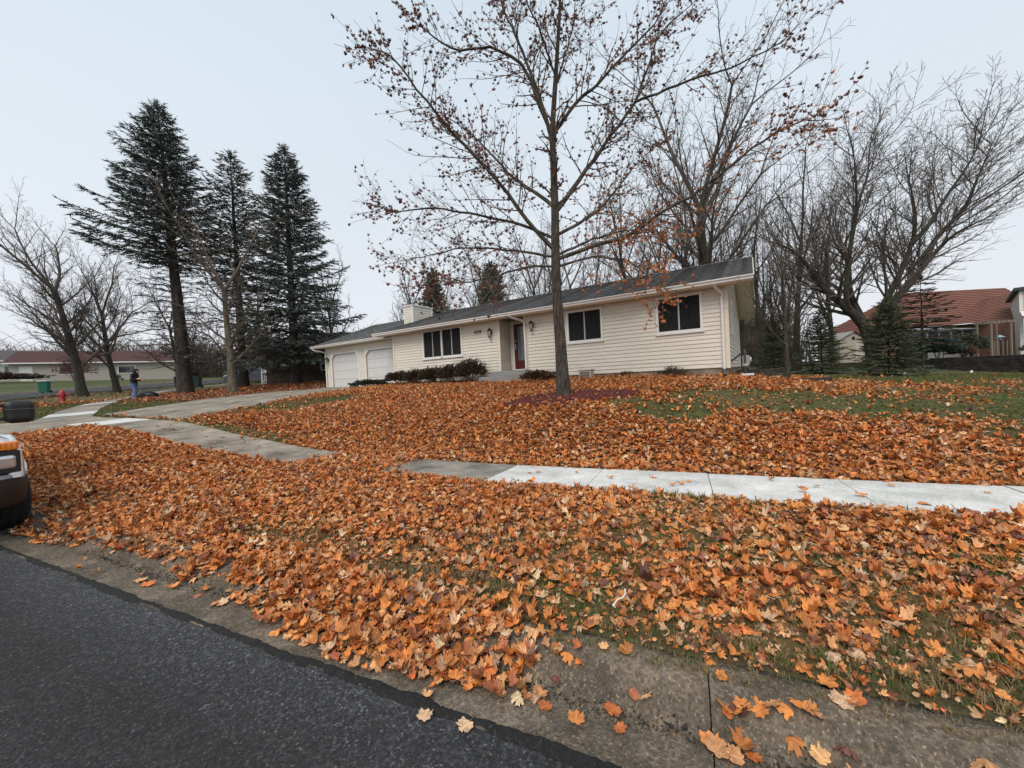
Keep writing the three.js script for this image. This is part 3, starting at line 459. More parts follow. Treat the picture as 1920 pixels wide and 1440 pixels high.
function sprout(out, pts, rs, len, lvl, o, r) {
  if (lvl >= o.max) return; const n = pts.length - 1, k = o.kids[lvl]; let az = r() * 6.283;
  const dirAt = i => V().subVectors(pts[Math.min(n, i + 1)], pts[Math.max(0, i - 1)]).normalize();
  for (let c = 0; c < k; c++) {
    const t = o.start[lvl] + (0.98 - o.start[lvl]) * (c + r() * 0.8) / k, f = t * n, i = Math.min(n - 1, Math.floor(f)), pp = pts[i].clone().lerp(pts[i + 1], f - i), dd = dirAt(i); az += 2.4 + (r() - 0.5);
    const a = (o.ang[lvl] + (r() - 0.5) * 22) * RAD, nd = dd.clone().multiplyScalar(Math.cos(a)).addScaledVector(perp(dd, az), Math.sin(a)); if (nd.y < -0.25 && !o.droop) nd.y *= -0.3; nd.normalize();
    const sh = o.shape ? o.shape(t, lvl) : 1 - 0.55 * t;
    grow(out, pp, nd, len * o.ratio[lvl] * (0.65 + 0.6 * r()) * sh, Math.max(o.min, (rs[i] + (rs[i + 1] - rs[i]) * (f - i)) * o.rr[lvl] * (0.8 + 0.3 * r())), lvl + 1, o, r);
  }
  const fk = o.fork[lvl] || 0; for (let c = 0; c < fk; c++) { const dd = dirAt(n), nd = dd.clone().addScaledVector(perp(dd, c * 6.283 / fk + r() * 2), 0.35 + 0.25 * r()).normalize(); grow(out, pts[n].clone(), nd, len * o.fr * (0.7 + 0.5 * r()), Math.max(o.min, rs[n] * 0.8), lvl + 1, o, r); }
}
const vase = { max: 4, min: 0.0075, wander: [0.1, 0.2, 0.28, 0.35, 0.4], trop: [0.02, 0.07, 0.06, 0.05, 0.03], kids: [9, 8, 6, 4], start: [0.28, 0.22, 0.15, 0.15], ang: [36, 36, 38, 40], ratio: [0.75, 0.5, 0.45, 0.45], rr: [0.5, 0.5, 0.5, 0.55], fork: [3, 2, 2, 0], fr: 0.6, tap0: 0.45 };
const rounded = { ...vase, kids: [10, 8, 6, 4], ang: [58, 45, 42, 40], trop: [0.02, 0.05, 0.03, 0.02, 0.0], start: [0.22, 0.25, 0.15, 0.15], ratio: [0.62, 0.5, 0.45, 0.45] };
const twiggy = { ...rounded, min: 0.006, kids: [12, 9, 6, 4] };
function bareTree(name, label, cat, x, z, opt, len, rad, seed, bark, twig, grp, lean = [0, 0], multi = 1) {
  const out = [new Buf(), new Buf()], r = rng(seed);
  for (let m = 0; m < multi; m++) { const a = m * 6.283 / multi + r(), s = multi > 1 ? 0.28 + 0.12 * r() : 0; grow(out, V(multi > 1 ? Math.cos(a) * rad * 1.2 : 0, 0, multi > 1 ? Math.sin(a) * rad * 1.2 : 0), V(lean[0] + Math.cos(a) * s, 1, lean[1] + Math.sin(a) * s).normalize(), len * (0.85 + 0.25 * r()), rad * (multi > 1 ? 0.75 : 1), 0, opt, r); }
  const t = group(name, label, cat, [x, H(x, z), z], 0, grp); mesh('trunk', out[0].geo(), bark, t); mesh('crown', out[1].geo(), twig, t); return t;
}

// the young maple on the front lawn: limbs as seen, twigs and last leaves grown on them
const maple = group('maple_tree', 'young maple with rusty clinging leaves on the front lawn before the house', 'tree', [1.29, 1.13, -9.75]);
{
  const LM = {
  trunk: [[1.29,1.14,-9.7],[1.28,2.37,-9.7],[1.25,3.58,-9.7],[1.26,4.65,-9.7],[1.3,5.71,-9.7],[1.32,6.91,-9.7],[1.33,7.7,-9.7],[1.5,9.27,-9.7],[1.67,10.84,-9.7],[1.76,12.26,-9.7]],
  L1: [[1.22,4.85,-9.7],[0.59,5.47,-9.5],[-0.01,6.31,-9.3],[-0.72,7.05,-9.1],[-1.28,7.63,-8.9],[-1.86,8.35,-8.7],[-2.31,8.85,-8.5],[-2.7,8.82,-8.3]],
  L2: [[1.25,5.92,-9.7],[0.67,6.59,-10.06],[0.28,7.07,-10.42],[-0.27,7.95,-10.78],[-1.0,8.88,-11.14],[-2.11,9.79,-11.5]],
  L3: [[1.23,5.12,-9.7],[0.2,5.55,-9.64],[-0.84,5.77,-9.58],[-1.68,5.94,-9.52],[-2.65,5.88,-9.46],[-3.14,6.04,-9.4]],
  L4: [[1.23,4.65,-9.7],[0.04,5.01,-10.1],[-1.19,5.24,-10.5],[-2.37,5.21,-10.9],[-3.56,5.17,-11.3]],
  L5: [[1.25,4.38,-9.7],[0.53,4.31,-9.3],[-0.37,3.99,-8.9],[-1.18,3.81,-8.5],[-1.91,3.69,-8.1]],
  R1: [[1.33,5.78,-9.7],[2.04,6.71,-9.9],[2.82,7.74,-10.1],[3.62,8.8,-10.3],[4.1,9.85,-10.5],[4.58,10.92,-10.7],[5.67,11.93,-10.9]],
  R1b: [[3.62,8.8,-10.3],[4.22,8.83,-10.0],[4.9,8.9,-9.7],[5.47,8.83,-9.4],[6.12,8.93,-9.1],[6.65,9.07,-8.8],[6.73,9.15,-8.5]],
  R2: [[1.3,5.18,-9.7],[2.02,5.64,-10.1],[2.7,6.2,-10.5],[3.28,6.87,-10.9],[4.05,7.8,-11.3],[4.87,8.54,-11.7]],
  R3: [[1.27,4.58,-9.7],[2.21,4.81,-9.53],[3.02,4.97,-9.37],[3.62,5.32,-9.2],[4.32,5.65,-9.03],[5.12,6.14,-8.87],[5.77,6.61,-8.7],[6.25,6.83,-8.53],[6.6,6.88,-8.37],[6.92,6.79,-8.2]],
  R4: [[1.27,4.38,-9.7],[2.12,4.45,-9.2],[2.78,4.14,-8.7],[3.06,3.64,-8.2],[3.12,3.24,-7.7]],
  R5: [[1.26,4.68,-9.7],[2.5,5.32,-10.43],[3.92,5.75,-11.17],[5.31,5.8,-11.9]],
  U1: [[1.33,7.7,-9.7],[1.01,8.41,-9.57],[0.65,9.23,-9.43],[-0.1,9.6,-9.3],[-0.92,9.46,-9.17],[-1.5,9.75,-9.03],[-1.77,9.88,-8.9]],
  U2: [[1.32,7.5,-9.7],[1.0,9.09,-9.95],[0.54,10.68,-10.2],[0.23,11.76,-10.45],[0.14,12.87,-10.7]],
  U3: [[1.32,7.63,-9.7],[1.91,8.32,-9.5],[2.4,8.59,-9.3],[3.13,9.21,-9.1],[3.7,9.61,-8.9],[4.0,10.11,-8.7]],
  U6: [[1.45,8.88,-9.7],[1.8,9.93,-10.03],[2.12,11.03,-10.37],[2.4,12.76,-10.7]],
  U7: [[1.48,9.14,-9.7],[1.13,9.91,-9.37],[0.76,10.49,-9.03],[0.6,10.99,-8.7]],
  };
  const off = V(1.29, 1.13, -9.7), r = rng(2024), leaves = [];
  const o = { max: 3, min: 0.0035, wander: [0, 0.25, 0.3, 0.4], trop: [0, 0.03, 0.02, 0.0], kids: [0, 7, 5, 0], start: [0, 0.2, 0.15, 0.1], ang: [45, 46, 42, 40], ratio: [0.5, 0.5, 0.5, 0.4], rr: [0.5, 0.5, 0.55, 0.5], fork: [0, 1, 1, 0], fr: 0.5, droop: true };
  const rad0 = { trunk: 0.15, L1: 0.055, L2: 0.05, L3: 0.042, L4: 0.034, L5: 0.03, R1: 0.062, R1b: 0.036, R2: 0.045, R3: 0.055, R4: 0.034, R5: 0.036, U1: 0.05, U2: 0.052, U3: 0.05, U6: 0.03, U7: 0.03 };
  for (const [k, P] of Object.entries(LM)) {
    const cv = new THREE.CatmullRomCurve3(P.map(p => V(...p).sub(off)), false, 'centripetal'), n = k === 'trunk' ? 26 : 20, pts = cv.getPoints(n), L = cv.getLength();
    if (k !== 'trunk') pts.forEach((p, i) => { if (i && i < n) { p.x += (r() - 0.5) * 0.04; p.y += (r() - 0.5) * 0.04; p.z += (r() - 0.5) * 0.06; } });
    const rs = pts.map((_, i) => k === 'trunk' ? 0.152 * Math.pow(1 - i / n * 0.93, 0.8) + 0.055 * Math.exp(-i * 0.9) : Math.max(0.006, rad0[k] * Math.pow(1 - i / n * 0.9, 0.85)));
    if (k === 'trunk') pts[0].y -= 0.12;
    const B = new Buf(); tube(B, pts, rs, k === 'trunk' ? 14 : 8); mesh(k === 'trunk' ? 'trunk' : 'limb', B.geo(), barkGrey, maple);
    const out = [new Buf(), new Buf()]; out.tips = [];
    const m = Math.round(L / (k === 'trunk' ? 0.4 : 0.13)), s0 = k === 'trunk' ? 0.45 : 0.16; let az = r() * 6;
    for (let c = 0; c < m; c++) { const t = s0 + (0.995 - s0) * (c + r()) / m, f = t * n, i = Math.min(n - 1, Math.floor(f)), p = pts[i].clone().lerp(pts[i + 1], f - i), d = V().subVectors(pts[i + 1], pts[i]).normalize(); az += 2.4 + r(); const a = (48 + (r() - 0.5) * 30) * RAD, nd = d.clone().multiplyScalar(Math.cos(a)).addScaledVector(perp(d, az), Math.sin(a)).normalize(); grow(out, p, nd, (0.45 + 0.9 * r()) * (1.15 - 0.65 * t) * Math.min(1.2, L / 3.2), Math.max(0.005, rs[i] * 0.38), 2, o, r); }
    grow(out, pts[n], V().subVectors(pts[n], pts[n - 1]).normalize(), 0.5, rs[n], 2, o, r);
    if (out[1].count) mesh('twigs', out[1].geo(), twigM, maple);
    for (const p of out.tips) { const y = p.y + off.y, low = k === 'R4' || k === 'R5' || k === 'L5'; if (r() < 0.62 * clamp(1.6 * fbm(p.x * 1.7 + 20, p.y * 1.7 + p.z, 5, 2) - 0.25) + 0.12) leaves.push([p, low && p.x > 0 || (p.x > 0.5 && y < 7.2 && r() < 0.55)]); }
  }
  // clinging leaves, hanging from the twigs
  const M4 = new THREE.Matrix4(), Q = new THREE.Quaternion(), E3 = new THREE.Euler();
  const lv = [3, 4, 5].map(i => leafVar[i]);
  lv.forEach((g, v) => { const L = leaves.filter((_, i) => i % 3 === v), im = new THREE.InstancedMesh(g, leafM, L.length); im.name = 'clinging_leaves'; im.userData.kind = 'stuff'; im.castShadow = im.receiveShadow = true; L.forEach(([p, bright], i) => { const s = 0.045 + 0.045 * r(); Q.setFromEuler(E3.set(1.2 + (r() - 0.5) * 1.4, r() * 6.28, (r() - 0.5) * 1.2, 'YXZ')); M4.compose(V(p.x + (r() - 0.5) * 0.05, p.y - s * 0.4, p.z + (r() - 0.5) * 0.05), Q, V(s, s, s)); im.setMatrixAt(i, M4); const q = r(), k = 0.8 + 0.4 * r(); im.setColorAt(i, lc(...(bright ? [0.55, 0.2, 0.065] : q < 0.6 ? [0.2, 0.072, 0.045] : q < 0.82 ? [0.3, 0.1, 0.055] : [0.13, 0.06, 0.045]).map(c => c * k))); }); maple.add(im); });
  console.log('maple leaves', leaves.length);
}

// spruces
const needleM = new THREE.MeshStandardMaterial({ roughness: 0.85, side: THREE.DoubleSide, vertexColors: true });
function spruce(name, label, x, z, o, grp) {
  const r = rng(o.seed), T = new Buf(), D = new Buf(), N = new Buf(true), t = group(name, label, 'tree', [x, H(x, z), z], 0, grp);
  const h = o.h, lean = o.lean || [0, 0], cx = y => lean[0] * y / h * (1 + 0.3 * y / h), cz = y => lean[1] * y / h;
  const pts = [], rs = []; for (let i = 0; i <= 14; i++) { const y = h * i / 14; pts.push(V(cx(y) + (r() - 0.5) * 0.04, y - (i ? 0 : 0.2), cz(y))); rs.push(Math.max(0.015, o.rad * Math.pow(1 - i / 14, 0.85)) * (i ? 1 : 1.25)); }
  tube(T, pts, rs, 10);
  const spray = (p, d, len, tone) => {
    const c = [o.col[0] * tone, o.col[1] * tone, o.col[2] * tone], up = V(0, 1, 0), side = V().crossVectors(d, up).normalize(), w = len * 0.12 * (o.fat || 1);
    for (let k = 0; k < 7; k++) { const f = k < 6 ? (k >> 1) * 0.3 + 0.05 : 0.55, b = p.clone().addScaledVector(d, len * f), sg = k < 6 ? (k & 1 ? 1 : -1) : 0; const e = b.clone().addScaledVector(d, len * (0.42 + 0.1 * r())).addScaledVector(side, sg * len * (0.3 + 0.12 * r())); e.y += (r() - 0.55) * len * 0.3; const s2 = perp(e.clone().sub(b).normalize(), r() * 6.28).multiplyScalar(w); N.tri(b.clone().sub(s2), b.clone().add(s2), e, c); }
  };
  const levels = Math.round(h / o.gap);
  for (let l = 0; l < levels; l++) {
    const y = h * (o.first + (1 - o.first) * (l + 0.3 * r()) / levels), f = y / h, live = f > o.live + (r() - 0.5) * 0.1, k = Math.round(o.per * (f > 0.9 ? 0.8 : 1));
    for (let b = 0; b < k; b++) {
      const az = b * 6.283 / k + l * 1.3 + r() * 0.7; let R = o.prof(f) * (0.7 + 0.45 * r()); if (o.lop) R *= 1 + o.lop * Math.cos(az - (o.lopAz ?? Math.PI));
      if (!live) R *= 0.75 * (0.4 + 0.8 * r()); if (R < 0.12) continue;
      const el = (o.el0 + (o.el1 - o.el0) * f + (r() - 0.5) * 14) * RAD, m = 5, bp = []; let q = V(cx(y), y, cz(y)), dd = V(Math.cos(az) * Math.cos(el), Math.sin(el), Math.sin(az) * Math.cos(el));
      for (let i = 0; i <= m; i++) { bp.push(q.clone()); dd.y += (i < 3 ? -0.09 : 0.13) * (o.sag ?? 1); dd.x += (r() - 0.5) * 0.12; dd.z += (r() - 0.5) * 0.12; dd.normalize(); q = q.clone().addScaledVector(dd, R / m); }
      tube(D, bp, bp.map((_, i) => Math.max(0.006, 0.012 * R * (1 - i / m * 0.8) + 0.004)), 3);
      if (!live) { for (let c = 0; c < 5; c++) { const i = 1 + Math.floor(r() * (m - 1)), dir = V().subVectors(bp[i + 1] || bp[i], bp[i - 1]).normalize().addScaledVector(perp(dd, r() * 6.28), 0.7).normalize(); const e = bp[i].clone().addScaledVector(dir, 0.3 + 0.5 * r()); tube(D, [bp[i], e], [0.006, 0.004], 3); } if (r() > 0.25) continue; }
      const ns = Math.max(3, Math.round(R * o.dens * (live ? 1 : 0.25)));
      for (let s = 0; s < ns; s++) { const ft = 0.12 + 0.88 * (s + r()) / ns, fi = ft * m, i = Math.min(m - 1, Math.floor(fi)), p = bp[i].clone().lerp(bp[i + 1], fi - i), d0 = V().subVectors(bp[i + 1], bp[i]).normalize(), sd = V().crossVectors(d0, V(0, 1, 0)).normalize(); const sg = s % 3 - 1; const d = d0.clone().multiplyScalar(0.75).addScaledVector(sd, sg * (0.5 + 0.6 * r())); d.y += -(o.hang ?? 0.35) * r() + 0.06; d.normalize(); const wid = R * 0.3 * Math.sin(Math.PI * clamp(ft * 0.85 + 0.08)) * Math.abs(sg) * r(); p.addScaledVector(sd, sg * wid); p.y -= wid * 0.25; spray(p, d, o.spray * (0.7 + 0.6 * r()), 0.6 + 0.7 * r()); }
    }
  }
  for (let s = 0; s < 10; s++) { const y = h * (0.965 + 0.035 * s / 10); spray(V(cx(y), y, cz(y)), V((r() - 0.5) * 0.8, 1, (r() - 0.5) * 0.8).normalize(), o.spray, 0.9); }
  mesh('trunk', T.geo(), o.bark || barkDark, t); mesh('branches', D.geo(), o.twig || twigDark, t); mesh('needles', N.geo(), needleM, t); return t;
}
const big = { gap: 0.36, per: 4.5, first: 0.1, dens: 14, spray: 0.4, col: [0.068, 0.083, 0.072], el0: 6, el1: 48, hang: 0.75, fat: 0.62 };
const atPx = (x, z) => [x, z];
spruce('spruce_tree', 'tallest dark spruce left of the house, its lower trunk bare', -20.6, -24.3, { ...big, seed: 301, h: 18.2, rad: 0.4, live: 0.42, prof: f => 6.1 * Math.pow(clamp(1 - f), 0.75) * (f < 0.4 ? 0.75 : 1), lop: 0.2, lean: [-0.5, 0] }, 'spruces left of the house');
spruce('spruce_tree', 'thin brownish spruce between the two dark spruces left of the house', -19.2, -27.6, { ...big, seed: 302, h: 16.6, rad: 0.3, live: 0.45, dens: 7, per: 4.5, col: [0.075, 0.072, 0.058], prof: f => 4.1 * Math.pow(clamp(1 - f), 0.55) * (f < 0.3 ? 0.8 : 1) }, 'spruces left of the house');
spruce('spruce_tree', 'dark conical spruce standing nearest the garage', -14.9, -26.6, { ...big, seed: 303, h: 16.2, rad: 0.33, live: 0.14, first: 0.09, prof: f => 5.4 * Math.pow(clamp(1 - f), 0.8), lean: [0.1, 0] }, 'spruces left of the house');
const sm = { gap: 0.16, per: 7, first: 0.03, live: 0, dens: 15, spray: 0.2, el0: -4, el1: 45, hang: 0.3, rad: 0.06, col: [0.075, 0.095, 0.052], sag: 0.6, fat: 0.8 };
spruce('small_spruce', 'small spruce nearest the house corner, on the side lawn', 16.9, -24.8, { ...sm, seed: 311, h: 3.5, prof: f => 1.35 * Math.pow(1 - f, 0.8) }, 'small spruces on the side lawn');
spruce('small_spruce', 'small spruce in the middle of the three on the side lawn', 18.0, -22.3, { ...sm, seed: 312, h: 3.6, prof: f => 1.6 * Math.pow(1 - f, 0.75) }, 'small spruces on the side lawn');
spruce('small_spruce', 'largest bushy spruce on the side lawn, before the leaning tree', 16.3, -16.6, { ...sm, seed: 313, h: 3.3, prof: f => 1.5 * Math.pow(1 - f, 0.72), dens: 18 }, 'small spruces on the side lawn');
spruce('sparse_spruce', 'sparse brownish spruce in front of the red-roofed brick house', 24.2, -22.6, { ...sm, gap: 0.3, gap: 0.5, per: 5, seed: 314, h: 5.3, rad: 0.1, dens: 6, spray: 0.35, first: 0.3, col: [0.06, 0.055, 0.032], prof: f => 2.2 * Math.pow(1 - f, 0.5), el1: 20 });
spruce('evergreen_tree', 'small dark evergreen showing over the roof right of the chimney', -6.6, -34.5, { ...sm, gap: 0.3, seed: 315, h: 9.4, dens: 9, spray: 0.5, rad: 0.15, prof: f => 2.4 * Math.pow(1 - f, 0.8) });
spruce('evergreen_tree', 'rounded dark evergreen peeking over the middle of the roof', -1.3, -33, { ...sm, gap: 0.3, seed: 316, h: 9.6, dens: 9, spray: 0.5, rad: 0.15, prof: f => 2.6 * Math.pow(1 - f, 0.7) });

// bare trees on the left
bareTree('street_tree', 'bare street tree with rounded crown beside the hydrant', 'tree', -33.1, -29.6, { ...twiggy, kids: [14, 11, 8, 5], ang: [46, 42, 42, 40], start: [0.26, 0.2, 0.12, 0.1], ratio: [0.66, 0.5, 0.45, 0.42], trop: [0.02, 0.06, 0.05, 0.03, 0.01] }, 7.8, 0.31, 401, barkDark, twigGrey, 'bare street trees', [-0.1, 0]);
bareTree('street_tree', 'slimmer bare street tree between the hydrant tree and the person', 'tree', -33.4, -32.6, { ...vase, kids: [10, 9, 8, 5] }, 6.2, 0.24, 402, barkDark, twigGrey, 'bare street trees', [-0.12, 0]);
bareTree('yard_tree', 'bare pale-barked tree in front of the thin spruce left of the driveway', 'tree', -15.8, -21.8, { ...rounded, kids: [11, 7, 6, 4], ang: [48, 42, 42, 40], ratio: [0.5, 0.5, 0.45, 0.45] }, 6.4, 0.23, 403, barkPale, twigBrown);
bareTree('yard_tree', 'small bare tree behind the walking person', 'tree', -25.2, -29.2, rounded, 4.6, 0.16, 404, barkDark, twigDark);

// the leaning many-stemmed tree on the right, behind the spruce
{
  const S = { A: [[19.83, 1.0, -21.0], [19.38, 3.4, -21.0], [18.27, 4.67, -21.0], [17.48, 5.52, -21.1], [17.02, 6.44, -21.3], [16.2, 7.76, -21.5], [14.9, 8.66, -21.8]], B: [[18.77, 4.1, -21.0], [18.25, 4.93, -20.8], [18.25, 7.28, -20.5], [18.44, 10.07, -20.2], [18.17, 12.86, -20]], C: [[19.86, 1.5, -21.0], [19.42, 3.66, -21.1], [19.02, 5.39, -21.4], [19.09, 7.24, -21.6], [18.63, 8.21, -21.8], [18.25, 10.6, -22]], C2: [[19.09, 7.24, -21.6], [20.15, 10.9, -21.8], [21.13, 12.9, -22]], D: [[19.94, 1.5, -21.0], [20.2, 4.37, -20.8], [20.91, 6.22, -20.5], [21.46, 8.53, -20.2], [20.9, 11.5, -20]], D2: [[21.3, 7.6, -20.3], [22.2, 8.6, -20.2], [22.91, 9.9, -20], [23.88, 11.4, -19.8], [24.57, 13.1, -19.6]], E: [[20.03, 1.5, -21.0], [20.84, 4.34, -21.1], [22.32, 5.86, -21.3], [23.28, 6.85, -21.4], [25.22, 8.43, -21.7], [28.03, 9.6, -22]], E2: [[22.99, 6.75, -21.4], [23.5, 7.94, -21.2], [25.06, 9.73, -21], [25.77, 11.2, -21], [26.91, 13.6, -21]] };
  const rad = { A: 0.3, B: 0.17, C: 0.2, C2: 0.12, D: 0.22, D2: 0.12, E: 0.25, E2: 0.15 }, o0 = V(19.9, 1.1, -21), r = rng(505);
  const t = group('leaning_tree', 'large bare tree with many leaning stems behind the side-lawn spruces', 'tree', [19.9, 1.1, -21]);
  const o = { ...vase, max: 4, min: 0.008, kids: [0, 11, 9, 6], start: [0.2, 0.2, 0.12, 0.1], ang: [40, 38, 38, 40], ratio: [0.4, 0.5, 0.5, 0.5], wind: [0.03, 0, 0], trop: [0, 0.08, 0.06, 0.02, 0] };
  for (const [k, P] of Object.entries(S)) { const c = new THREE.CatmullRomCurve3(P.map(p => V(...p).sub(o0)), false, 'centripetal'), n = 16, pts = c.getPoints(n), L = c.getLength(), rs = pts.map((_, i) => Math.max(0.012, rad[k] * Math.pow(1 - i / n * 0.97, 0.85))); const B = new Buf(), out = [new Buf(), new Buf()]; tube(B, pts, rs, 9); mesh('stem', B.geo(), barkDark, t); const m = Math.round(L * 2.3); for (let q = 0; q < m; q++) { const s = 0.3 + 0.7 * (q + r()) / m, i = Math.min(n - 1, Math.floor(s * n)), d = V().subVectors(pts[i + 1], pts[i]).normalize(); const nd = d.clone().multiplyScalar(0.7).addScaledVector(perp(d, r() * 6.28), 0.7); nd.y = Math.abs(nd.y) * 0.8 + 0.2; grow(out, pts[i], nd.normalize(), (1.9 + 2.2 * r()) * (1.2 - 0.45 * s), Math.max(0.03, rs[i] * 0.45), 2, o, r); } mesh('crown', out[1].geo(), twigGrey, t); }
}
// young bare tree by the timber edging
bareTree('sapling', 'young bare tree by the dark timber edging right of the house', 'tree', 8.35, -11.65, { ...rounded, max: 3, min: 0.004, kids: [8, 5, 4], start: [0.25, 0.2, 0.2], ang: [62, 45, 40], ratio: [0.5, 0.5, 0.5], trop: [0, 0.06, 0.04, 0.02] }, 3.4, 0.06, 506, barkGrey, twigM);
// trees behind the house
const bv1 = bareTree('backyard_tree', 'tallest bare tree behind the right end of the roof', 'tree', 12.5, -24.2, { ...vase, kids: [14, 10, 8, 5], ang: [44, 38, 40, 42], trop: [0.02, 0.045, 0.04, 0.03, 0], ratio: [0.7, 0.5, 0.45, 0.45] }, 10.6, 0.4, 511, barkDark, twigGrey, 'bare trees behind the house');
const bv2 = bareTree('backyard_tree', 'many-stemmed bare tree behind the roof, just right of the maple trunk', 'tree', 8.6, -23.4, { ...vase, kids: [6, 7, 6, 4], fork: [2, 1, 1, 0], ang: [42, 38, 40, 42], trop: [0.02, 0.045, 0.04, 0.03, 0] }, 7.6, 0.28, 512, barkDark, twigGrey, 'bare trees behind the house', [0, 0], 3);
const bv3 = bareTree('backyard_tree', 'many-stemmed bare tree behind the middle of the roof', 'tree', 2.0, -28.5, { ...vase, kids: [5, 7, 6, 3], fork: [2, 1, 1, 0], ang: [36, 38, 40, 42], trop: [0.02, 0.045, 0.04, 0.03, 0] }, 6.8, 0.24, 513, barkDark, twigGrey, 'bare trees behind the house', [0, 0], 4);
cloneThing(bv3, 'bare tree behind the roof between the two dark evergreens', [-3.2, 1.7, -30], 2.1, 0.9);
cloneThing(bv2, 'bare tree behind the roof just left of the maple trunk', [4.8, 1.6, -30], 1.2, 0.95);
const farT = bareTree('distant_tree', 'small far bare tree beyond the bend of the street', 'tree', -66, -58, { ...vase, max: 3, min: 0.014, kids: [10, 9, 7], fork: [3, 1, 0] }, 7, 0.22, 531, barkDark, twigDark, 'far bare trees beyond the street');
const wd = bareTree('woodland_tree', 'slender bare tree of the wood to the right of the house', 'tree', 19.5, -30, { ...vase, kids: [9, 7, 5, 3], fork: [2, 1, 1, 0], min: 0.007, ang: [32, 36, 40, 40], start: [0.35, 0.2, 0.15, 0.15] }, 9, 0.22, 521, barkDark, twigDark, 'bare trees of the wood right of the house');
{
  const r = rng(66); const spots = [[15.8, -26], [17.6, -33], [21.5, -29], [23.5, -34], [25.5, -39], [18.5, -40], [27.5, -33], [29.5, -41], [22, -45], [14, -37], [10, -42], [33, -46]];
  spots.forEach(([x, z], i) => cloneThing(wd, 'slender bare tree of the wood to the right of the house', [x, H(x, z), z], r() * 6.28, 0.75 + 0.4 * r()).userData.group = 'bare trees of the wood right of the house');
  const far = [[-62, -44], [-55, -38], [-70, -40], [-50, -60], [-42, -66], [-30, -64], [-24, -52], [-34, -52], [-58, -70], [-80, -50], [-16, -58], [-12, -50]];
  far.forEach(([x, z], i) => { cloneThing(farT, 'small far bare tree beyond the bend of the street', [x, H(x, z), z], r() * 6.28, 0.75 + 0.45 * r()); });
}

// ---------------------------------------------------------------- the ranch house
const sidingVar = [0, 1, 2].map(k => new THREE.MeshStandardMaterial({ map: colTex(256, 3, (u, v) => { const a = fbm(u * 4, v * 4, 70 + k * 9, 4, 4), b = fbm(u * 60, v * 3, 75 + k * 9, 2); const q = 0.93 + 0.1 * (a - 0.5) + 0.06 * (b - 0.5) + [0, 0.015, -0.015][k]; return [0.72 * q, 0.675 * q, 0.585 * q]; }), roughness: 0.55 }));
const trimM = mat([0.74, 0.73, 0.71], 0.5), creamTrim = mat([0.7, 0.64, 0.52], 0.55), soffitM = mat([0.74, 0.66, 0.54], 0.7), coreM = mat([0.5, 0.44, 0.34], 0.9), innerM = mat([0.16, 0.15, 0.14], 0.9);
const glassM = new THREE.MeshPhysicalMaterial({ color: lc(0.55, 0.58, 0.6), transmission: 1, roughness: 0.02, thickness: 0, ior: 1.5, side: THREE.DoubleSide });
const foundM = new THREE.MeshStandardMaterial({ map: concreteTex(256, 2, [0.3, 0.235, 0.18], 0.5, 0.1, 131), roughness: 0.9, bumpMap: bumpFine, bumpScale: 0.004 });
function shingleTexture(c, seed) { return colTex(1024, 4.48, (u, v) => { const row = Math.floor(v * 32), off = hash2(row, 1, seed), col = Math.floor((u * 28 + off * 7)), t = hash2(((col % 28) + 28) % 28, row, seed + 2), g = vnoise(u * 400, v * 400, seed + 3), w = fbm(u * 6, v * 6, seed + 5, 3, 6), fr = (v * 32) % 1; let k = 0.45 + 0.9 * t * t + 0.35 * (g - 0.5) + 0.1 * (w - 0.5); if (fr < 0.1) k *= 0.55; return c.map(q => q * k); }); }
const roofM = new THREE.MeshStandardMaterial({ map: shingleTexture([0.19, 0.192, 0.2], 7), roughness: 0.95, bumpMap: bumpFine, bumpScale: 0.004 });
const blackM = mat([0.012, 0.012, 0.013], 0.45), steelM = new THREE.MeshStandardMaterial({ color: lc(0.55, 0.56, 0.57), roughness: 0.4, metalness: 0.8 }), lampGlass = new THREE.MeshPhysicalMaterial({ color: lc(0.85, 0.82, 0.75), transmission: 0.6, roughness: 0.3 });
const house = group('ranch_house', 'cream sided single-storey house with red door and two garage doors', 'house', [KH.x, KH.y, KH.z], TH);
function part(name, parent = house) { const g = new THREE.Group(); g.name = name; parent.add(g); return g; }
// clapboard lying along +x in the plane z = 0, facing +z
const boardCache = new Map();
function boardGeo(len, h, cutL = 0, cutR = 0) {
  const key = [len, h, cutL, cutR].map(v => v.toFixed(3)).join(); if (boardCache.has(key)) return boardCache.get(key);
  const B = new Buf(), t = 0.004, b = 0.026; const p = (x, y, z) => V(x, y, z), l = len;
  B.quad(p(0, 0, b), p(l, 0, b), p(l - cutR, h, t), p(cutL, h, t)); B.quad(p(0, 0, 0), p(l, 0, 0), p(l, 0, b), p(0, 0, b)); B.quad(p(cutL, h, t), p(l - cutR, h, t), p(l - cutR, h, 0), p(cutL, h, 0)); B.quad(p(l, 0, b), p(l, 0, 0), p(l - cutR, h, 0), p(l - cutR, h, t)); B.quad(p(0, 0, 0), p(0, 0, b), p(cutL, h, t), p(cutL, h, 0));
  const g = B.geo(); boardCache.set(key, g); return g;
}
let bseed = 0;
